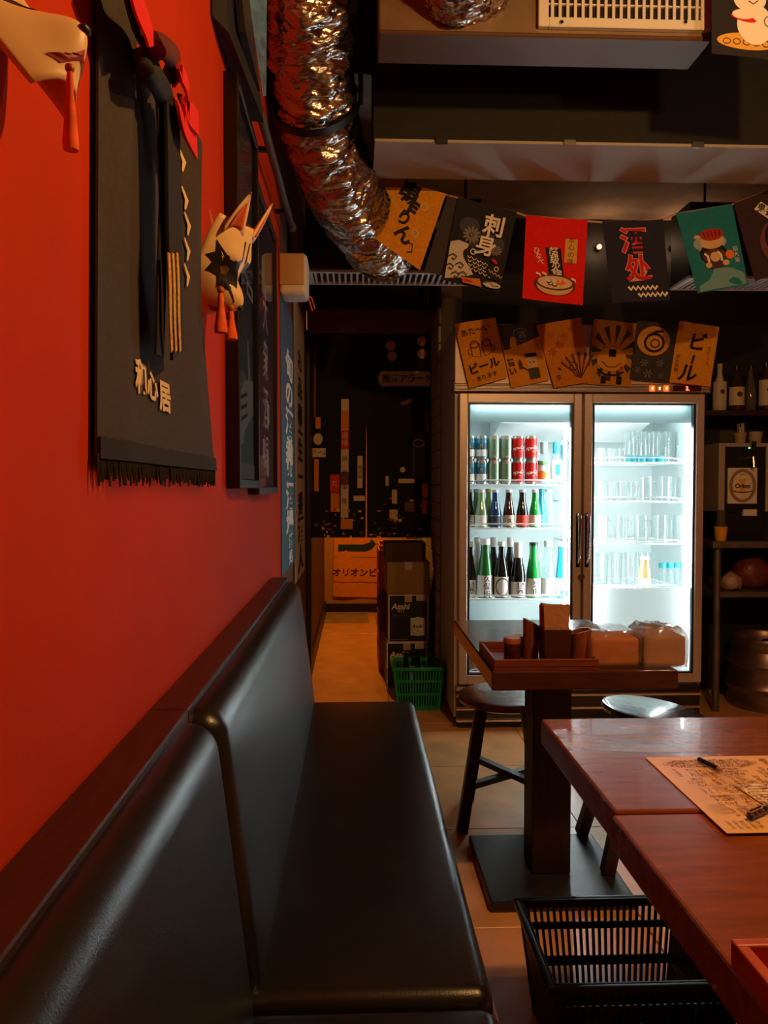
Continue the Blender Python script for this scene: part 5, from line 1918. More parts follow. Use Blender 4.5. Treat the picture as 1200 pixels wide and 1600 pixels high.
    for (q, L) in tassels:
        c = Mi @ Vector(q)
        dn = (Mi.to_3x3() @ Vector((0, 0, -1))).normalized()
        mb = MB()
        mb.tube([c, c + dn * 0.2 * L, c + dn * 0.24 * L, c + dn * 0.9 * L, c + dn * L], [0.004 * tr, 0.006 * tr, 0.005 * tr, 0.0115 * tr, 0.011 * tr], 14)
        part(mb, 'tassel', TASSEL, t, True, 60)
        mb = MB()
        bmesh.ops.create_uvsphere(mb.bm, u_segments=10, v_segments=8, radius=0.007 * tr, matrix=Matrix.Translation(c - dn * 0.005 * tr))
        part(mb, 'bead', mat('tassel_bead', rgb(170, 80, 30), 0.5), t, True, 180)
    return t, M


# small mask beside the frames
mp_ = UX(352, 425, WX + 0.045)
m2, M2 = fox_mask('small fox mask with large black eyes and orange tassels', Vector((-0.252, 1.44, 1.595)), (0.83, -0.14, -0.50), (0.0, -0.16, 0.97), 0.140,
                  [(U(345, 458, 1.35), 0.068), (U(361, 486, 1.38), 0.050)], True)
nail = UX(327, 327, WX)
for s in (0, 1):
    a = M2.inverted() @ nail
    b = M2.inverted() @ U(338 + 8 * s, 390, 1.5)
    part(MB().tube([a, b], 0.0008, 5), 'cord', mat('mask_cord', rgb(205, 150, 90), 0.7), m2)
# large mask in the top left corner
m1, M1 = fox_mask('large fox mask cut off by the top left corner', Vector((-0.262, 0.605, 1.522)), (0.77, -0.06, 0.62), (0.0, 0.11, 1.0), 0.098,
                  [(U(109, 112, 0.575), 0.056)], False, 0.5)

# ================================================================== corridor: cartons, crates, basket, banner
# orange beer banner on the end wall
P = [U(513, 838, YE - 0.02), U(594, 838, YE - 0.02), U(594, 934, YE - 0.02), U(513, 932, YE - 0.02)]
P = [U(522, 838, YE - 0.02), U(606, 838, YE - 0.02), U(606, 934, YE - 0.02), U(520, 932, YE - 0.02)]
bt_ = thing('wall_banner', 'orange cloth banner with dark lettering on the corridor end wall', 'banner', tuple((P[2] + P[3]) / 2), world=True)
f = quadmap(*P, curl=0.008, waves=1.2, ph=0.3)
mb = MB()
sheet(mb, f, 14, 14, 0.003)
bc = part(mb, 'cloth', mat('banner_orange', rgb(240, 150, 50), 0.85, var=0.08, scale=30), bt_, True)
p = Print(f, (P[3] - P[0]).length / (P[1] - P[0]).length, 0.002, 0.0005)
blue = mat('banner_blue', rgb(28, 60, 70), 0.85)
p.poly(blue, [(0.08, 0.15), (0.55, 0.15), (0.66, 0.11), (0.70, 0.05), (0.78, 0.14), (0.70, 0.24), (0.60, 0.28), (0.08, 0.28)])
p.text(mat('banner_ink', rgb(60, 24, 12), 0.85), 'オリオンビール', 0.56, 0.67, 0.165, bold=0.02)
p.stroke(mat('banner_fold', rgb(150, 80, 20), 0.85), [(0.0, 0.38), (0.5, 0.385), (1.0, 0.38)], 0.008)
p.stroke(mat('banner_fold', None), [(0.0, 0.84), (0.2, 0.855), (0.5, 0.84), (1.0, 0.84)], 0.012)
p.build(bc)


def carton(label, lo, hi, m, fn=None, tape=True, lidm=None):
    t = thing('carton', label, 'box', ((lo[0] + hi[0]) / 2, (lo[1] + hi[1]) / 2, lo[2]), world=True)
    b = part(MB().box(lo, hi, 0.004, 2), 'box', m, t)
    zt = hi[2]
    part(MB().box((lo[0] + 0.003, (lo[1] + hi[1]) / 2 - 0.001, zt - 0.001), (hi[0] - 0.003, (lo[1] + hi[1]) / 2 + 0.001, zt + 0.0012)), 'flap_seam', BLACK, t)
    if tape:
        mx = (lo[0] + hi[0]) / 2
        part(MB().box((mx - 0.022, lo[1] - 0.0012, zt - 0.045), (mx + 0.022, lo[1] + 0.02, zt + 0.0012), 0.0005, 1), 'tape', mat('box_tape', rgb(190, 176, 150), 0.5), t)
    if fn:
        f = quadmap((lo[0], lo[1], hi[2]), (hi[0], lo[1], hi[2]), (hi[0], lo[1], lo[2]), (lo[0], lo[1], lo[2]))
        p = Print(f, (hi[2] - lo[2]) / (hi[0] - lo[0]), 0.001, 0.0004)
        fn(p)
        p.build(b)
    return t


def fn_beerbox(p):
    a = p.a
    w = WHITEINK
    for q in ((0.0, 0.0, 0.03, a), (0.97, 0.0, 1.0, a), (0.03, 0.0, 0.97, 0.025), (0.03, a - 0.025, 0.97, a)):
        p.rect(w, *q, 1, 1)
    p.text(w, 'Asahi', 0.31, 0.29, 0.20, bold=0.03, slant=0.2)
    p.text(w, '辛口', 0.31, 0.41, 0.09)
    p.text(GREYINK, 'SUPER DRY BEER', 0.30, 0.52, 0.05)
    p.rect(LABW, 0.70, 0.03, 0.94, 0.15, 1, 1)
    for k in range(3):
        p.rect(GREYINK, 0.73, 0.05 + 0.03 * k, 0.91, 0.065 + 0.03 * k, 1, 1)
    p.ell(LABW, 0.735, 0.80, 0.185, 0.24)
    p.rect(LABW, 0.555, 0.58, 0.915, 1.02, 1, 1)
    p.ring(GREYINK, 0.735, 0.80, 0.16, 0.2, 0.008)
    p.text(INK, 'Asahi', 0.735, 0.78, 0.125, bold=0.02, slant=0.2)
    p.text(GREYINK, '生', 0.735, 0.90, 0.08)
    p.stroke(GREYINK, [(0.06, a - 0.08), (0.5, a - 0.08)], 0.02)


bx0, bx1 = U(604, 1080, 4.47).x, U(667, 1080, 4.47).x
zb1 = U(630, 1004, 4.47).z
zb2 = U(630, 929, 4.47).z
zb3 = U(630, 878, 4.49).z
zb4 = U(630, 848, 4.52).z
blk_carton = mat('carton_black', rgb(26, 24, 25), 0.5, var=0.1, scale=10)
carton('black beer carton with white lettering on the floor behind the green basket', (bx0, 4.47, 0.001), (bx1, 4.85, zb1), blk_carton, fn_beerbox)
carton('black beer carton with white lettering, upper one of the stack', (bx0 + 0.010, 4.47, zb1 + 0.001), (bx1 + 0.008, 4.85, zb2), blk_carton, fn_beerbox)
carton('plain olive brown carton on top of the black beer cartons', (bx0 + 0.003, 4.475, zb2 + 0.001), (bx1 + 0.016, 4.84, zb3), mat('carton_olive', rgb(150, 118, 60), 0.75, var=0.08, scale=12), None)
carton('dark brown carton topmost of the corridor stack', (bx0 - 0.008, 4.52, zb3 + 0.001), (bx1 - 0.004, 4.82, zb4), mat('carton_dark', rgb(72, 44, 30), 0.7, var=0.1, scale=12), None, False)


# crates further along the corridor
def crate(label, lo, hi, m):
    t = thing('bottle_crate', label, 'crate', ((lo[0] + hi[0]) / 2, (lo[1] + hi[1]) / 2, lo[2]), world=True)
    th = 0.012
    H = hi[2] - lo[2]
    mb = MB().box((lo[0], lo[1], lo[2]), (hi[0], hi[1], lo[2] + 0.015))
    part(mb, 'floor', m, t)
    for (a, b) in (((lo[0], lo[1]), (lo[0] + th, hi[1])), ((hi[0] - th, lo[1]), (hi[0], hi[1])), ((lo[0] + th, lo[1]), (hi[0] - th, lo[1] + th)), ((lo[0] + th, hi[1] - th), (hi[0] - th, hi[1]))):
        part(MB().box((a[0], a[1], lo[2] + 0.015), (b[0], b[1], lo[2] + H * 0.38), 0.002, 1).box((a[0], a[1], lo[2] + H * 0.68), (b[0], b[1], hi[2]), 0.003, 1)
             .box((a[0], a[1], lo[2] + H * 0.38), (a[0] + min(0.05, b[0] - a[0]), a[1] + min(0.05, b[1] - a[1]), lo[2] + H * 0.68))
             .box((b[0] - min(0.05, b[0] - a[0]), b[1] - min(0.05, b[1] - a[1]), lo[2] + H * 0.38), (b[0], b[1], lo[2] + H * 0.68)), 'side', m, t)
    return t


cr_m = [mat('crate_yellow', rgb(190, 130, 50), 0.5), mat('crate_brown', rgb(120, 66, 34), 0.5), mat('crate_orange', rgb(205, 110, 40), 0.5)]
for s, (x0, yy) in enumerate(((0.150, 4.92), (0.165, 5.40))):
    for k in range(3):
        crate('%s plastic bottle crate, %s of the %s stack along the corridor' % (('yellow', 'brown', 'orange')[(k + s) % 3], ('bottom', 'middle', 'top')[k], ('nearer', 'farther')[s]),
              (x0, yy, 0.001 + k * 0.262), (x0 + 0.30, yy + 0.42, 0.26 + k * 0.262), cr_m[(k + s) % 3])
G_EMPTY = mat('glass_empty_brown', rgb(70, 40, 20), 0.1)
for i, (x, yy, tx) in enumerate(((0.175, 4.95, 'nearest the corridor'), (0.25, 4.95, 'in the middle'), (0.34, 4.95, 'next to the wall'))):
    bottle('brown empty bottle standing in the nearer top crate, ' + tx, x + 0.02, yy + 0.04, 0.001 + 2 * 0.262 + 0.016, 0.285, 0.03, 0.013, G_EMPTY, CAPW, None, group='empties in the crate')

# green plastic basket with dark bottles
GB = mat('basket_green', rgb(0, 150, 84), 0.38, spec=0.5)


def basket(name, label, x0, x1, y0, y1, z0, h, m, rows, pitch, inset=0.035, handle=False, rim_w=0.014, solid=None):
    t = thing(name, label, 'basket', ((x0 + x1) / 2, (y0 + y1) / 2, z0), world=True)

    def cornerpts(k):
        i = inset * (1 - k)
        return (x0 + i, x1 - i, y0 + i, y1 - i, z0 + h * k)
    # rim
    a = cornerpts(1.0)
    mb = MB()
    rw = rim_w
    mb.box((a[0] - rw, a[2] - rw, a[4] - 0.018), (a[1] + rw, a[2], a[4]), 0.004, 2)
    mb.box((a[0] - rw, a[3], a[4] - 0.018), (a[1] + rw, a[3] + rw, a[4]), 0.004, 2)
    mb.box((a[0] - rw, a[2], a[4] - 0.018), (a[0], a[3], a[4]), 0.004, 2)
    mb.box((a[1], a[2], a[4] - 0.018), (a[1] + rw, a[3], a[4]), 0.004, 2)
    part(mb, 'rim', m, t, True, 40)
    b = cornerpts(0.0)
    mb = MB()
    nx = int((b[1] - b[0]) / 0.03)
    mb.box((b[0], b[2], z0), (b[1], b[3], z0 + 0.005))
    part(mb, 'bottom', m, t)

    def P(side, u, k):
        q = cornerpts(k)
        if side == 0:
            return Vector((q[0] + (q[1] - q[0]) * u, q[2], q[4]))
        if side == 1:
            return Vector((q[0] + (q[1] - q[0]) * u, q[3], q[4]))
        if side == 2:
            return Vector((q[0], q[2] + (q[3] - q[2]) * u, q[4]))
        return Vector((q[1], q[2] + (q[3] - q[2]) * u, q[4]))
    for side in range(4):
        L = (x1 - x0) if side < 2 else (y1 - y0)
        n = max(4, int(L / pitch))
        mb = MB()
        for k0, k1 in rows:              # solid bands
            mb.loft([[P(side, u, k0) for u in (0, 1)] + [P(side, 1, k1), P(side, 0, k1)], [P(side, u, k0) + Vector(((0, 0.004, 0), (0, -0.004, 0), (0.004, 0, 0), (-0.004, 0, 0))[side]) for u in (0, 1)]
                     + [P(side, 1, k1) + Vector(((0, 0.004, 0), (0, -0.004, 0), (0.004, 0, 0), (-0.004, 0, 0))[side]), P(side, 0, k1) + Vector(((0, 0.004, 0), (0, -0.004, 0), (0.004, 0, 0), (-0.004, 0, 0))[side])]])
        part(mb, 'side_band', m, t)
        for i in range(n + 1):
            u = i / n
            wv = pitch * 0.42
            mb = MB().bar(P(side, u, 0.0), P(side, u, 0.97), wv if i not in (0, n) else wv * 2, 0.005 if side < 2 else wv)
            part(mb, 'rib', m, t)
    return t


g0 = UZ(624, 1114, 0.0)
g1 = UZ(686, 1114, 0.0)
basket('shopping_basket', 'green plastic basket of empty bottles beside the fridge', 0.207, 0.463, 4.02, 4.26, 0.001, 0.235, GB, [(0.0, 0.10), (0.34, 0.40), (0.64, 0.70), (0.92, 1.0)], 0.016, 0.022)
for i, (x, yy) in enumerate(((0.27, 4.09), (0.34, 4.17), (0.40, 4.09))):
    bottle('dark green empty bottle in the green basket, %s' % ('left', 'middle', 'right')[i], x, yy, 0.007, 0.29, 0.030, 0.013, mat('glass_dark_green', rgb(8, 40, 26), 0.1), mat('cap_dark', rgb(20, 40, 30), 0.4), None, group='empties in the green basket', cap_h=0.01)

# black basket under the tables
basket('shopping_basket', 'black plastic basket on the floor under the tables', 0.375, 0.735, 1.41, 1.71, 0.001, 0.245, BLACKPL, [(0.0, 0.14), (0.42, 0.50), (0.74, 0.80), (0.93, 1.0)], 0.0145, 0.03)

# ================================================================== things on the far table
tz = TZ + 0.0005
TRW = mat('tray_wood', rgb(116, 52, 30), 0.4, var=0.25, scale=10, stretch=(1, 10, 10))
t = thing('condiment_tray', 'low reddish wooden tray holding the condiments on the far table', 'tray', (0.47, 2.0, tz), world=True)
x0, x1, y0, y1 = tA0.x + 0.006, U(930, 1050, 1.91).x, tA0.y + 0.008, tA0.y + 0.24
part(MB().box((x0, y0, tz), (x1, y1, tz + 0.008)), 'tray_floor', TRW, t)
for lo, hi in (((x0, y0), (x1, y0 + 0.008)), ((x0, y1 - 0.008), (x1, y1)), ((x0, y0 + 0.008), (x0 + 0.008, y1 - 0.008)), ((x1 - 0.008, y0 + 0.008), (x1, y1 - 0.008))):
    part(MB().box((lo[0], lo[1], tz + 0.008), (hi[0], hi[1], tz + 0.028), 0.002, 1), 'rim', TRW, t)
ty = tz + 0.0085
yc = y0 + 0.06


def jar(label, px, yy, top):
    c = U(px, 1030, yy)
    h = U(px, top, yy).z - ty
    t = thing('spice_jar', label, 'jar', (c.x, yy, ty), 'spice jars in the tray')
    part(MB().lathe([(0, 0), (0.019, 0), (0.021, 0.003), (0.021, h - 0.014), (0, h - 0.014)], (0, 0, 0), 18), 'jar_body', mat('jar_amber', rgb(74, 30, 16), 0.15), t, True)
    part(MB().lathe([(0.022, 0), (0.022, 0.010), (0.020, 0.014), (0, 0.014)], (0, 0, h - 0.014), 18, False), 'lid', mat('jar_lid', rgb(150, 84, 48), 0.5), t, True)


jar('amber spice jar at the left front corner of the tray', 800, yc, 996)
jar('amber spice jar behind the left front one in the tray', 809, yc + 0.075, 993)


def slant_holder(label, pxc, yy, r, ztop_l, ztop_r, m, name='bamboo_holder'):
    c = U(pxc, 1030, yy)
    mb = MB()
    n = 24
    out, inn = [], []
    for i in range(n):
        a = 2 * math.pi * i / n
        k = (math.cos(a) + 1) / 2
        out.append((r * math.cos(a), r * math.sin(a), ztop_l + (ztop_r - ztop_l) * (k ** 0.6 if ztop_r > ztop_l else 1 - (1 - k) ** 0.6)))
    rings = [[(r * math.cos(2 * math.pi * i / n), r * math.sin(2 * math.pi * i / n), 0) for i in range(n)], out, [(x * 0.86, y * 0.86, z) for x, y, z in out], [(x * 0.86, y * 0.86, 0.01) for x, y, z in out]]
    mb.loft(rings)
    o = solo(mb, name, m, label, 'holder', smooth=True)
    o.location = (c.x, yy, ty)


BAM = mat('bamboo_dark', rgb(128, 66, 36), 0.4, var=0.3, scale=14, stretch=(8, 8, 1))
slant_holder('small slant-cut bamboo holder beside the spice jars', 829, yc + 0.045, 0.020, 0.105, 0.082, BAM)
slant_holder('wide slant-cut bamboo holder at the right of the tray', 907, yc + 0.01, 0.026, 0.068, 0.084, BAM)
# black cup with folded napkins
c = U(866, 1030, yc)
t = thing('napkin_cup', 'dark square cup stuffed with brown paper napkins', 'napkin holder', (c.x, yc, ty))
hh = U(866, 984, yc - 0.03).z - ty
mb = MB()
mb.loft([[(sx * r, sy * r, z) for sx, sy in ((-1, -1), (1, -1), (1, 1), (-1, 1))] for r, z in ((0.031, 0), (0.035, hh), (0.032, hh), (0.029, 0.006))])
part(mb, 'cup', mat('cup_dark', rgb(66, 26, 24), 0.45), t)
nap = mat('brown_napkin', rgb(176, 122, 84), 0.85, var=0.12, scale=30, bump=0.3, bscale=60)
hn = U(866, 943, yc).z - ty
for i in range(4):
    yy = -0.022 + i * 0.014
    mb = MB()
    mb.loft([[(-0.027, yy, 0.008), (0.027, yy, 0.008), (0.027, yy + 0.011, 0.008), (-0.027, yy + 0.011, 0.008)],
             [(-0.031, yy, hh), (0.031, yy, hh), (0.031, yy + 0.011, hh), (-0.031, yy + 0.011, hh)],
             [(-0.034 + 0.002 * i, yy - 0.002, hn - 0.006 * (i % 2)), (0.034, yy, hn - 0.004 * i), (0.034, yy + 0.011, hn - 0.004 * i), (-0.033, yy + 0.009, hn - 0.006 * (i % 2))]])
    part(mb, 'napkin', nap, t)

# napkin packs
def pack(label, px0, px1, ytop, yy0, yy1, m, puff, wrapm):
    a = U(px0, 1050, yy0)
    b = U(px1, 1050, yy0)
    h = U(px0, ytop, yy0).z - tz
    t = thing('napkin_pack', label, 'napkin pack', ((a.x + b.x) / 2, (yy0 + yy1) / 2, tz), world=True)
    n = 1
    for i in range(n):
        z0_, z1_ = tz + h * 0.82 * i / n, tz + h * 0.82 * (i + 1) / n
        random.seed(i)
        j = random.uniform(-0.002, 0.002)
        part(MB().box((a.x + 0.005 + j, yy0 + 0.006, z0_ + 0.0004), (b.x - 0.005 + j, yy1 - 0.006, z1_ - 0.0002), 0.010, 3), 'napkin_stack', m, t)
    mb = MB()
    rings = []
    random.seed(7)
    for k, (z_, ins) in enumerate(((tz + 0.0004, 0.003), (tz + h * 0.3, 0.0), (tz + h * 0.7, 0.0), (tz + h * 0.86, 0.003), (tz + h * (1.0 if not puff else 1.02), 0.012), (tz + h * (1.0 if not puff else 0.98), 0.045))):
        ring = []
        for (sx, sy) in [(i / 8 * 2 - 1, -1) for i in range(8)] + [(1, i / 6 * 2 - 1) for i in range(6)] + [(1 - i / 8 * 2, 1) for i in range(8)] + [(-1, 1 - i / 6 * 2) for i in range(6)]:
            x = (a.x + b.x) / 2 + sx * ((b.x - a.x) / 2 - ins)
            y_ = (yy0 + yy1) / 2 + sy * ((yy1 - yy0) / 2 - ins)
            jj = 0.0 if k == 0 else 0.0025 + (0.006 if puff and k >= 4 else 0)
            ring.append((x + random.uniform(-jj, jj) * 0.7, y_ + random.uniform(-jj, jj) * 0.7, z_ + random.uniform(-jj, jj)))
        rings.append(ring)
    mb.loft(rings)
    part(mb, 'plastic_wrap', wrapm, t, True, 25)


film = glassmat('plastic_film_clear', (0.96, 0.94, 0.92), 1.2, 0.10, 0.10, (0.9, 0.88, 0.85))
film2 = glassmat('plastic_film_milky', (0.95, 0.94, 0.92), 1.4, 0.12, 0.28, (0.9, 0.88, 0.84))
pack('pack of orange brown napkins in clear plastic on the far table', 921, 1003, 988, 1.905, 2.04, mat('napkin_orange', rgb(206, 120, 44), 0.85, var=0.1, scale=20), False, film)
pack('opened pale plastic bag of napkins at the table corner', 1006, 1076, 984, 1.90, 2.03, mat('napkin_tan', rgb(196, 130, 84), 0.85, var=0.1, scale=20), True, film2)

# ================================================================== things on the near tables
mz = TZ + 0.0006
c0 = UZ(1008, 1184, mz)
c1 = UZ(1130, 1303, mz)
MW = 0.42
t = thing('menu_sheet', 'orange-lit laminated menu sheet across the table seam', 'menu', (c0.x + 0.2, c1.y + 0.14, mz), world=True)
f = quadmap((c0.x, c0.y, mz + 0.001), (c0.x + MW, c0.y, mz + 0.001), (c0.x + MW, c1.y, mz + 0.001), (c0.x, c1.y, mz + 0.001))
mb = MB()
sheet(mb, f, 4, 4, 0.0009)
sh = part(mb, 'sheet', mat('menu_paper', rgb(236, 186, 124), 0.4, var=0.03, scale=8, coat=0.3), t)
ma = (c0.y - c1.y) / MW
p = Print(f, ma, 0.0003, 0.00004)
mink = mat('menu_ink', rgb(120, 56, 20), 0.8)
items = ['焼き鳥盛合', '枝豆', '唐揚げ', '串焼き', 'たこ焼', '餃子', '刺身三種', '冷奴', '酒', '玉子焼', '牛すじ', '明太子', 'うどん', '焼きそば', '天ぷら']
random.seed(11)
# columns of vertical entries in blocks, read from the long side
for by, bh in ((0.04, 0.09), (0.16, 0.075), (0.26, 0.10), (0.385, 0.05), (0.45, 0.12), (0.60, 0.06)):
    x = 0.05
    while x < 0.95:
        if random.random() < 0.93:
            s_ = random.choice(items)
            size = min(0.026, bh / len(s_))
            p.text(mink, s_, x, by + bh * 0.5, size, vertical=True, bold=0.02)
        x += 0.023 if random.random() < 0.88 else 0.05
p.text(REDINK, '★', 0.24, 0.135, 0.03)
p.text(BROWNINK, '火', 0.36, 0.29, 0.045, bold=0.03)
p.build(sh)
# order slip
s0 = UZ(1145, 1229, mz)
t = thing('order_slip', 'small white order slip lying on the menu', 'paper', (s0.x + 0.05, s0.y - 0.04, mz), world=True)
s1 = UZ(1205, 1270, mz)
f = quadmap((s0.x, s0.y, mz + 0.004), (s0.x + 0.11, s0.y + 0.004, mz + 0.003), (s0.x + 0.125, s0.y - 0.115, mz + 0.0025), (s0.x + 0.012, s0.y - 0.115, mz + 0.003))
mb = MB()
sheet(mb, f, 4, 4, 0.0006)
sh = part(mb, 'sheet', mat('slip_paper', rgb(238, 214, 180), 0.6), t)
p = Print(f, 1.05, 0.0003, 0.00005)
for k in range(9):
    p.stroke(mink, [(0.12, 0.10 + 0.09 * k), (0.5 + 0.3 * random.random(), 0.10 + 0.09 * k)], 0.012)
p.build(sh)
# pen
pz = mz + 0.008
q0 = UZ(1171, 1275, pz)
q1 = UZ(1240, 1245, pz)
dv = (q1 - q0).normalized()
t = thing('pen', 'dark pen lying beside the order slip', 'pen', tuple(q0), world=True)
part(MB().tube([q0, q0 + dv * 0.035], 0.0052, 12), 'cap_end', BLACKPL, t, True)
part(MB().tube([q0 + dv * 0.035, q0 + dv * 0.14], 0.0045, 12), 'barrel', mat('pen_barrel', rgb(70, 48, 36), 0.3), t, True)
part(MB().tube([q0 + dv * 0.14, q0 + dv * 0.152], [0.0045, 0.001], 12), 'tip', CHROME, t, True)
part(MB().box((-0.002, 0, 0.0048), (0.002, 0.03, 0.007), 0.0005, 1, mtx=Matrix.Translation(q0) @ Vector((0, 1, 0)).rotation_difference(dv).to_matrix().to_4x4()), 'clip', CHROME, t)
# second pen further back on the menu
q0, q1 = UZ(1092, 1186, mz + 0.006), UZ(1112, 1196, mz + 0.006)
dv = (q1 - q0).normalized()
t = thing('pencil_stub', 'short black pencil stub at the back edge of the menu', 'pencil', tuple(q0), world=True)
part(MB().tube([q0, q0 + dv * 0.045], 0.0038, 8), 'barrel', BLACKPL, t, True)
part(MB().tube([q0 + dv * 0.045, q0 + dv * 0.055], [0.0038, 0.0006], 8), 'tip', mat('pencil_tip', rgb(160, 110, 60), 0.6), t, True)
# near tray
z0_ = TZ - 0.0025
k0 = UZ(1141, 1466, z0_ + 0.028)
t = thing('serving_tray', 'small open wooden tray in the lower right corner', 'tray', (k0.x + 0.1, k0.y - 0.1, z0_), world=True)
trm = mat('tray_orange_wood', rgb(176, 76, 30), 0.4, var=0.25, scale=9, stretch=(10, 1, 10))
X0, X1, Y1, Y0 = k0.x, k0.x + 0.26, k0.y, k0.y - 0.2
part(MB().box((X0 + 0.004, Y0 + 0.004, z0_), (X1 - 0.004, Y1 - 0.004, z0_ + 0.006)), 'tray_floor', trm, t)
for lo, hi in (((X0, Y1 - 0.012), (X1, Y1)), ((X0, Y0), (X1, Y0 + 0.012)), ((X0, Y0 + 0.012), (X0 + 0.012, Y1 - 0.012)), ((X1 - 0.012, Y0 + 0.012), (X1, Y1 - 0.012))):
    part(MB().box((lo[0], lo[1], z0_), (hi[0], hi[1], z0_ + 0.028), 0.002, 2), 'rim', trm, t)

# ================================================================== bar corner right of the fridge
# shelf with bottles
sd0 = 4.12
zs = U(1150, 641, sd0).z
t = thing('wall_shelf', 'dark wooden shelf with bottles to the right of the fridge', 'shelf', (2.2, 4.2, zs), world=True)
part(MB().box((1.735, sd0, zs - 0.03), (2.95, YB, zs), 0.002, 1), 'board', DARKWOOD, t)
for x in (1.80, 2.4, 2.9):
    part(MB().box((x - 0.01, sd0 + 0.05, zs - 0.12), (x + 0.01, YB, zs - 0.03)), 'bracket', BLACK, t)
by = sd0 + 0.06
for (px, h, r, n, gm, cm, lm, z0l, z1l, lb) in (
        (1124, 0.26, 0.036, 0.012, LABT, mat('cap_cream', rgb(190, 170, 130), 0.5), LABT, 0.02, 0.16, 'cream bottle with long neck next to the fridge on the bar shelf'),
        (1150, 0.25, 0.042, 0.013, G_BROWN, BLACKPL, LABT, 0.03, 0.13, 'dark squat bottle with tan label on the bar shelf'),
        (1172, 0.25, 0.030, 0.012, mat('glass_smoke', rgb(90, 84, 80), 0.1), BLACKPL, None, 0, 0, 'smoky clear bottle on the bar shelf'),
        (1196, 0.27, 0.040, 0.013, G_BROWN, BLACKPL, LABT, 0.03, 0.17, 'brown bottle with large tan label on the bar shelf'),
        (1222, 0.26, 0.038, 0.013, G_DARK, BLACKPL, LABT, 0.03, 0.14, 'black bottle at the right edge of the bar shelf')):
    c = U(px, 640, by)
    lab = dict(mat=lm, z0=z0l, z1=z1l, fn=(lambda p: (p.ell(BROWNINK, 0.5, p.a * 0.4, 0.12, 0.12), p.stroke(INK, [(0.2, p.a * 0.75), (0.8, p.a * 0.75)], 0.05)))) if lm else None
    bottle(lb, c.x, by, zs + 0.0005, h, r, n, gm, cm, lab, group='bottles on the bar shelf', cap_h=0.025)
c = U(1113, 640, 3.93)
solo(MB().box((FX1 + 0.0015, 3.85, U(1112, 700, 3.9).z), (FX1 + 0.006, 3.93, U(1112, 634, 3.9).z), 0.001, 1), 'orange_tag', mat('tag_orange', rgb(235, 90, 20), 0.6), 'narrow orange tag stuck on the right side of the fridge', 'tag')

# steel bar table with lower shelf
bt0 = 3.93
ztab = U(1150, 846, bt0).z
zlow = U(1150, 926, bt0).z
X0 = U(1114, 850, bt0).x
t = thing('steel_table', 'steel work table with a lower shelf right of the fridge', 'table', (2.3, 4.15, 0), world=True)
dst = mat('dull_steel', rgb(128, 122, 116), 0.42, metal=0.7, var=0.15, scale=12)
part(MB().box((X0, bt0, ztab - 0.035), (2.9, YB - 0.02, ztab), 0.004, 2), 'table_top', dst, t)
part(MB().box((X0 + 0.03, bt0 + 0.03, zlow - 0.03), (2.86, YB - 0.04, zlow), 0.003, 1), 'lower_shelf', dst, t)
for x in (X0 + 0.045, 2.84):
    for yy in (bt0 + 0.045, YB - 0.06):
        part(MB().tube([(x, yy, 0.0), (x, yy, ztab - 0.035)], 0.019, 14), 'leg', dst, t, True)

# beer dispenser
dd = 4.0
d0, d1 = U(1124, 692, dd), U(1206, 838, dd)
zt = d0.z
t = thing('beer_dispenser', 'grey framed beer tap machine with a round beer emblem', 'dispenser', ((d0.x + d1.x) / 2, dd, ztab), world=True)
grm = mat('dispenser_grey', rgb(168, 156, 148), 0.45)
z1 = U(1150, 800, dd).z
part(MB().box((d0.x, dd, z1), (d0.x + 0.035, dd + 0.28, zt), 0.006, 2).box((d1.x - 0.035, dd, z1), (d1.x, dd + 0.28, zt), 0.006, 2)
     .box((d0.x + 0.035, dd, zt - 0.02), (d1.x - 0.035, dd + 0.28, zt), 0.004, 2), 'housing', grm, t)
part(MB().box((d0.x + 0.035, dd + 0.012, z1), (d1.x - 0.035, dd + 0.26, zt - 0.02)), 'front_panel', mat('dispenser_black', rgb(24, 28, 30), 0.3), t)
part(MB().box((d0.x + 0.03, dd + 0.02, ztab), (d1.x - 0.03, dd + 0.26, z1 + 0.002), 0.004, 1), 'base', BLACKPL, t)
e0, e1 = U(1138, 731, dd), U(1183, 787, dd)
em = part(MB().box((e0.x, dd + 0.002, e1.z), (e1.x, dd + 0.013, e0.z), 0.001, 1), 'emblem_plate', LABW, t)
f = quadmap((e0.x, dd + 0.0018, e0.z), (e1.x, dd + 0.0018, e0.z), (e1.x, dd + 0.0018, e1.z), (e0.x, dd + 0.0018, e1.z))
p = Print(f, (e0.z - e1.z) / (e1.x - e0.x), 0.0006, 0.0003)
a = p.a
p.ring(mat('emblem_brown', rgb(150, 126, 100), 0.7), 0.5, a / 2, 0.46, 0.56, 0.11)
p.ell(mat('emblem_cream', rgb(232, 220, 190), 0.7), 0.5, a / 2, 0.35, 0.46)
p.poly(mat('emblem_gold', rgb(226, 180, 90), 0.7), [(0.34, 0.34 * a), (0.62, 0.28 * a), (0.56, 0.5 * a), (0.62, 0.72 * a), (0.38, 0.72 * a), (0.44, 0.5 * a)])
p.text(INK, 'Orion', 0.5, 0.5 * a, 0.21, bold=0.04)
p.stroke(INK, [(0.18, 0.64 * a), (0.32, 0.68 * a), (0.68, 0.68 * a), (0.82, 0.64 * a)], 0.035)
p.text(BROWNINK, '★★★', 0.5, 0.18 * a, 0.08)
p.build(em)
tp = U(1176, 715, dd - 0.03)
part(MB().tube([(tp.x, dd + 0.012, tp.z), (tp.x, dd - 0.04, tp.z), (tp.x, dd - 0.045, tp.z - 0.05)], 0.009, 10), 'tap', CHROME, t, True)
part(MB().tube([(tp.x, dd - 0.035, tp.z), (tp.x, dd - 0.045, tp.z + 0.085)], [0.008, 0.012], 10), 'tap_handle', BLACKPL, t, True)
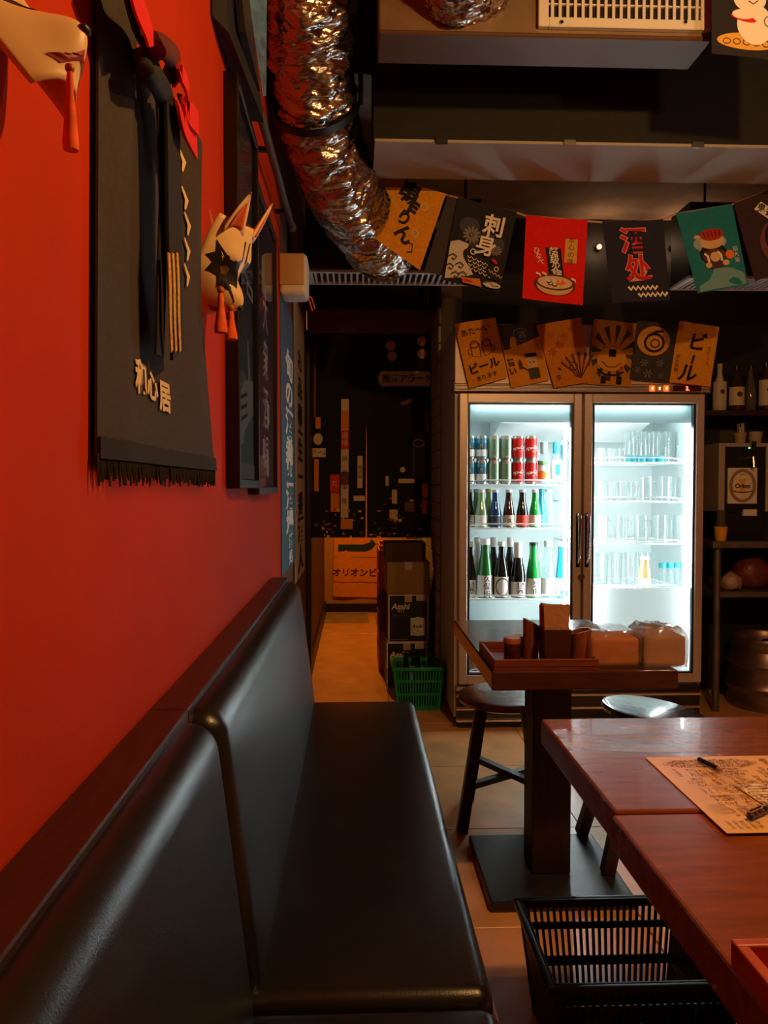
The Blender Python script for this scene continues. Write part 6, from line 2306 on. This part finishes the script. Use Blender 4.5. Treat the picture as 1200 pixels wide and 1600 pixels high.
lg = U(1171, 700, dd + 0.01)
part(MB().box((lg.x - 0.003, dd + 0.009, lg.z - 0.003), (lg.x + 0.003, dd + 0.013, lg.z + 0.003)), 'power_light', mat('green_led', (0.1, 1, 0.4), 0.5, emit=(0.1, 1, 0.35), estr=6), t)
part(MB().box((U(1162, 795, dd).x, dd + 0.002, U(1162, 806, dd).z), (U(1183, 795, dd).x, dd + 0.021, U(1162, 796, dd).z)), 'price_tag', LABW, t)
# containers on top of the dispenser
dz = zt + 0.0005
c = U(1131, 690, dd + 0.1)
solo(MB().box((c.x - 0.04, dd + 0.06, dz), (c.x + 0.035, dd + 0.16, dz + 0.07), 0.006, 2), 'plastic_box', glassmat('smoky_plastic', (0.6, 0.58, 0.56), 0.4, 0.1, 0.25, (0.5, 0.46, 0.42)), 'smoky clear plastic box at the left on top of the beer machine', 'box')
c = U(1156, 690, dd + 0.1)
t = thing('straw_cup', 'cup full of pale straws on top of the beer machine', 'cup', (c.x, dd + 0.1, dz))
part(MB().lathe([(0, 0), (0.026, 0), (0.034, 0.06), (0.032, 0.06), (0.024, 0.004), (0, 0.004)], (0, 0, 0), 18, False), 'cup', mat('straw_cup_tan', rgb(170, 150, 110), 0.5), t, True)
random.seed(5)
for i in range(12):
    a_ = random.uniform(0, 6.28)
    rr = random.uniform(0.0, 0.016)
    part(MB().tube([(rr * math.cos(a_), rr * math.sin(a_), 0.005), (1.5 * rr * math.cos(a_), 1.5 * rr * math.sin(a_), random.uniform(0.085, 0.115))], 0.003, 6), 'straw', mat('straw_pale', rgb(186, 174, 140), 0.6), t)
c = U(1180, 690, dd + 0.1)
solo(MB().lathe([(0, 0), (0.03, 0), (0.036, 0.065), (0.034, 0.065), (0.028, 0.004), (0, 0.004)], (c.x, dd + 0.1, dz), 18, False), 'paper_cup', mat('paper_cup_beige', rgb(176, 160, 140), 0.6), 'beige cup right of the straws on the beer machine', 'cup', smooth=True)
# yellow cup and upturned clear cup
c = U(1126, 838, bt0 + 0.04)
solo(MB().lathe([(0, 0), (0.026, 0), (0.035, 0.075), (0.033, 0.075), (0.024, 0.004), (0, 0.004)], (c.x + 0.002, bt0 + 0.045, ztab + 0.0005), 18, False), 'plastic_cup', mat('cup_yellow', rgb(236, 170, 30), 0.5), 'yellow cup at the left end of the steel table', 'cup', smooth=True)
solo(MB().lathe([(0, 0.086), (0.02, 0.086), (0.027, 0.0), (0.025, 0.0), (0.018, 0.083), (0, 0.083)], (c.x + 0.002, bt0 + 0.045, ztab + 0.077), 18, False), 'plastic_cup', glassmat('cup_clear', (0.8, 0.78, 0.76), 0.5, 0.08, 0.2, (0.6, 0.56, 0.52)), 'clear upturned cup standing in the yellow cup', 'cup', smooth=True)

# bags on the lower shelf
def bag(label, c, r, m, seed):
    mb = MB()
    bmesh.ops.create_icosphere(mb.bm, subdivisions=3, radius=1.0)
    for v in mb.bm.verts:
        q = v.co.copy()
        k = 1 + 0.16 * noise.noise(q * 2.0 + Vector((seed, 0, 0))) + 0.08 * noise.noise(q * 5 + Vector((0, seed, 0)))
        v.co = Vector((q.x * r[0] * k, q.y * r[1] * k, max(-0.55, q.z) * r[2] * k))
    zmin = min(v.co.z for v in mb.bm.verts)
    for v in mb.bm.verts:
        v.co += Vector((c[0], c[1], c[2] - zmin))
    solo(mb, 'plastic_bag', m, label, 'bag', smooth=True, auto=180)


c = U(1142, 920, bt0 + 0.1)
bag('small pale knotted bag on the lower shelf of the steel table', (c.x + 0.01, bt0 + 0.12, zlow + 0.0006), (0.055, 0.05, 0.06), mat('bag_pale', rgb(176, 146, 130), 0.4, bump=0.6, bscale=30), 1.0)
c = U(1180, 900, bt0 + 0.1)
bag('dark red bundle on the lower shelf behind the pale bag', (c.x + 0.03, bt0 + 0.2, zlow + 0.0006), (0.11, 0.08, 0.11), mat('bag_wine', rgb(112, 52, 54), 0.4, bump=0.6, bscale=20), 3.0)
# keg
c = UZ(1182, 1121, 0.0)
kx, ky, kr = U(1200, 1000, 4.08).x, 4.09, 0.205
t = thing('beer_keg', 'dented steel beer keg under the steel table', 'keg', (kx, ky, 0.0))
kg = mat('keg_steel', rgb(136, 118, 106), 0.34, metal=0.85, var=0.15, scale=10)
prof = [(0, 0.02), (kr - 0.03, 0.02), (kr - 0.02, 0.0), (kr - 0.006, 0.0), (kr - 0.004, 0.05), (kr - 0.012, 0.08), (kr - 0.002, 0.1), (kr + 0.008, 0.118), (kr - 0.002, 0.136), (kr - 0.004, 0.2),
        (kr - 0.002, 0.222), (kr + 0.008, 0.24), (kr - 0.002, 0.258), (kr - 0.02, 0.29), (kr - 0.026, 0.31), (kr - 0.02, 0.318), (kr - 0.02, 0.37), (kr - 0.024, 0.378), (kr - 0.03, 0.37), (kr - 0.034, 0.325), (0.03, 0.335), (0, 0.335)]
part(MB().lathe(prof, (0, 0, 0), 48), 'shell', kg, t, True, 50)
part(MB().lathe([(0.028, 0.33), (0.028, 0.35), (0.02, 0.358), (0, 0.358)], (0, 0, 0), 20, False), 'valve', CHROME, t, True)
c = U(1166, 985, 4.1)
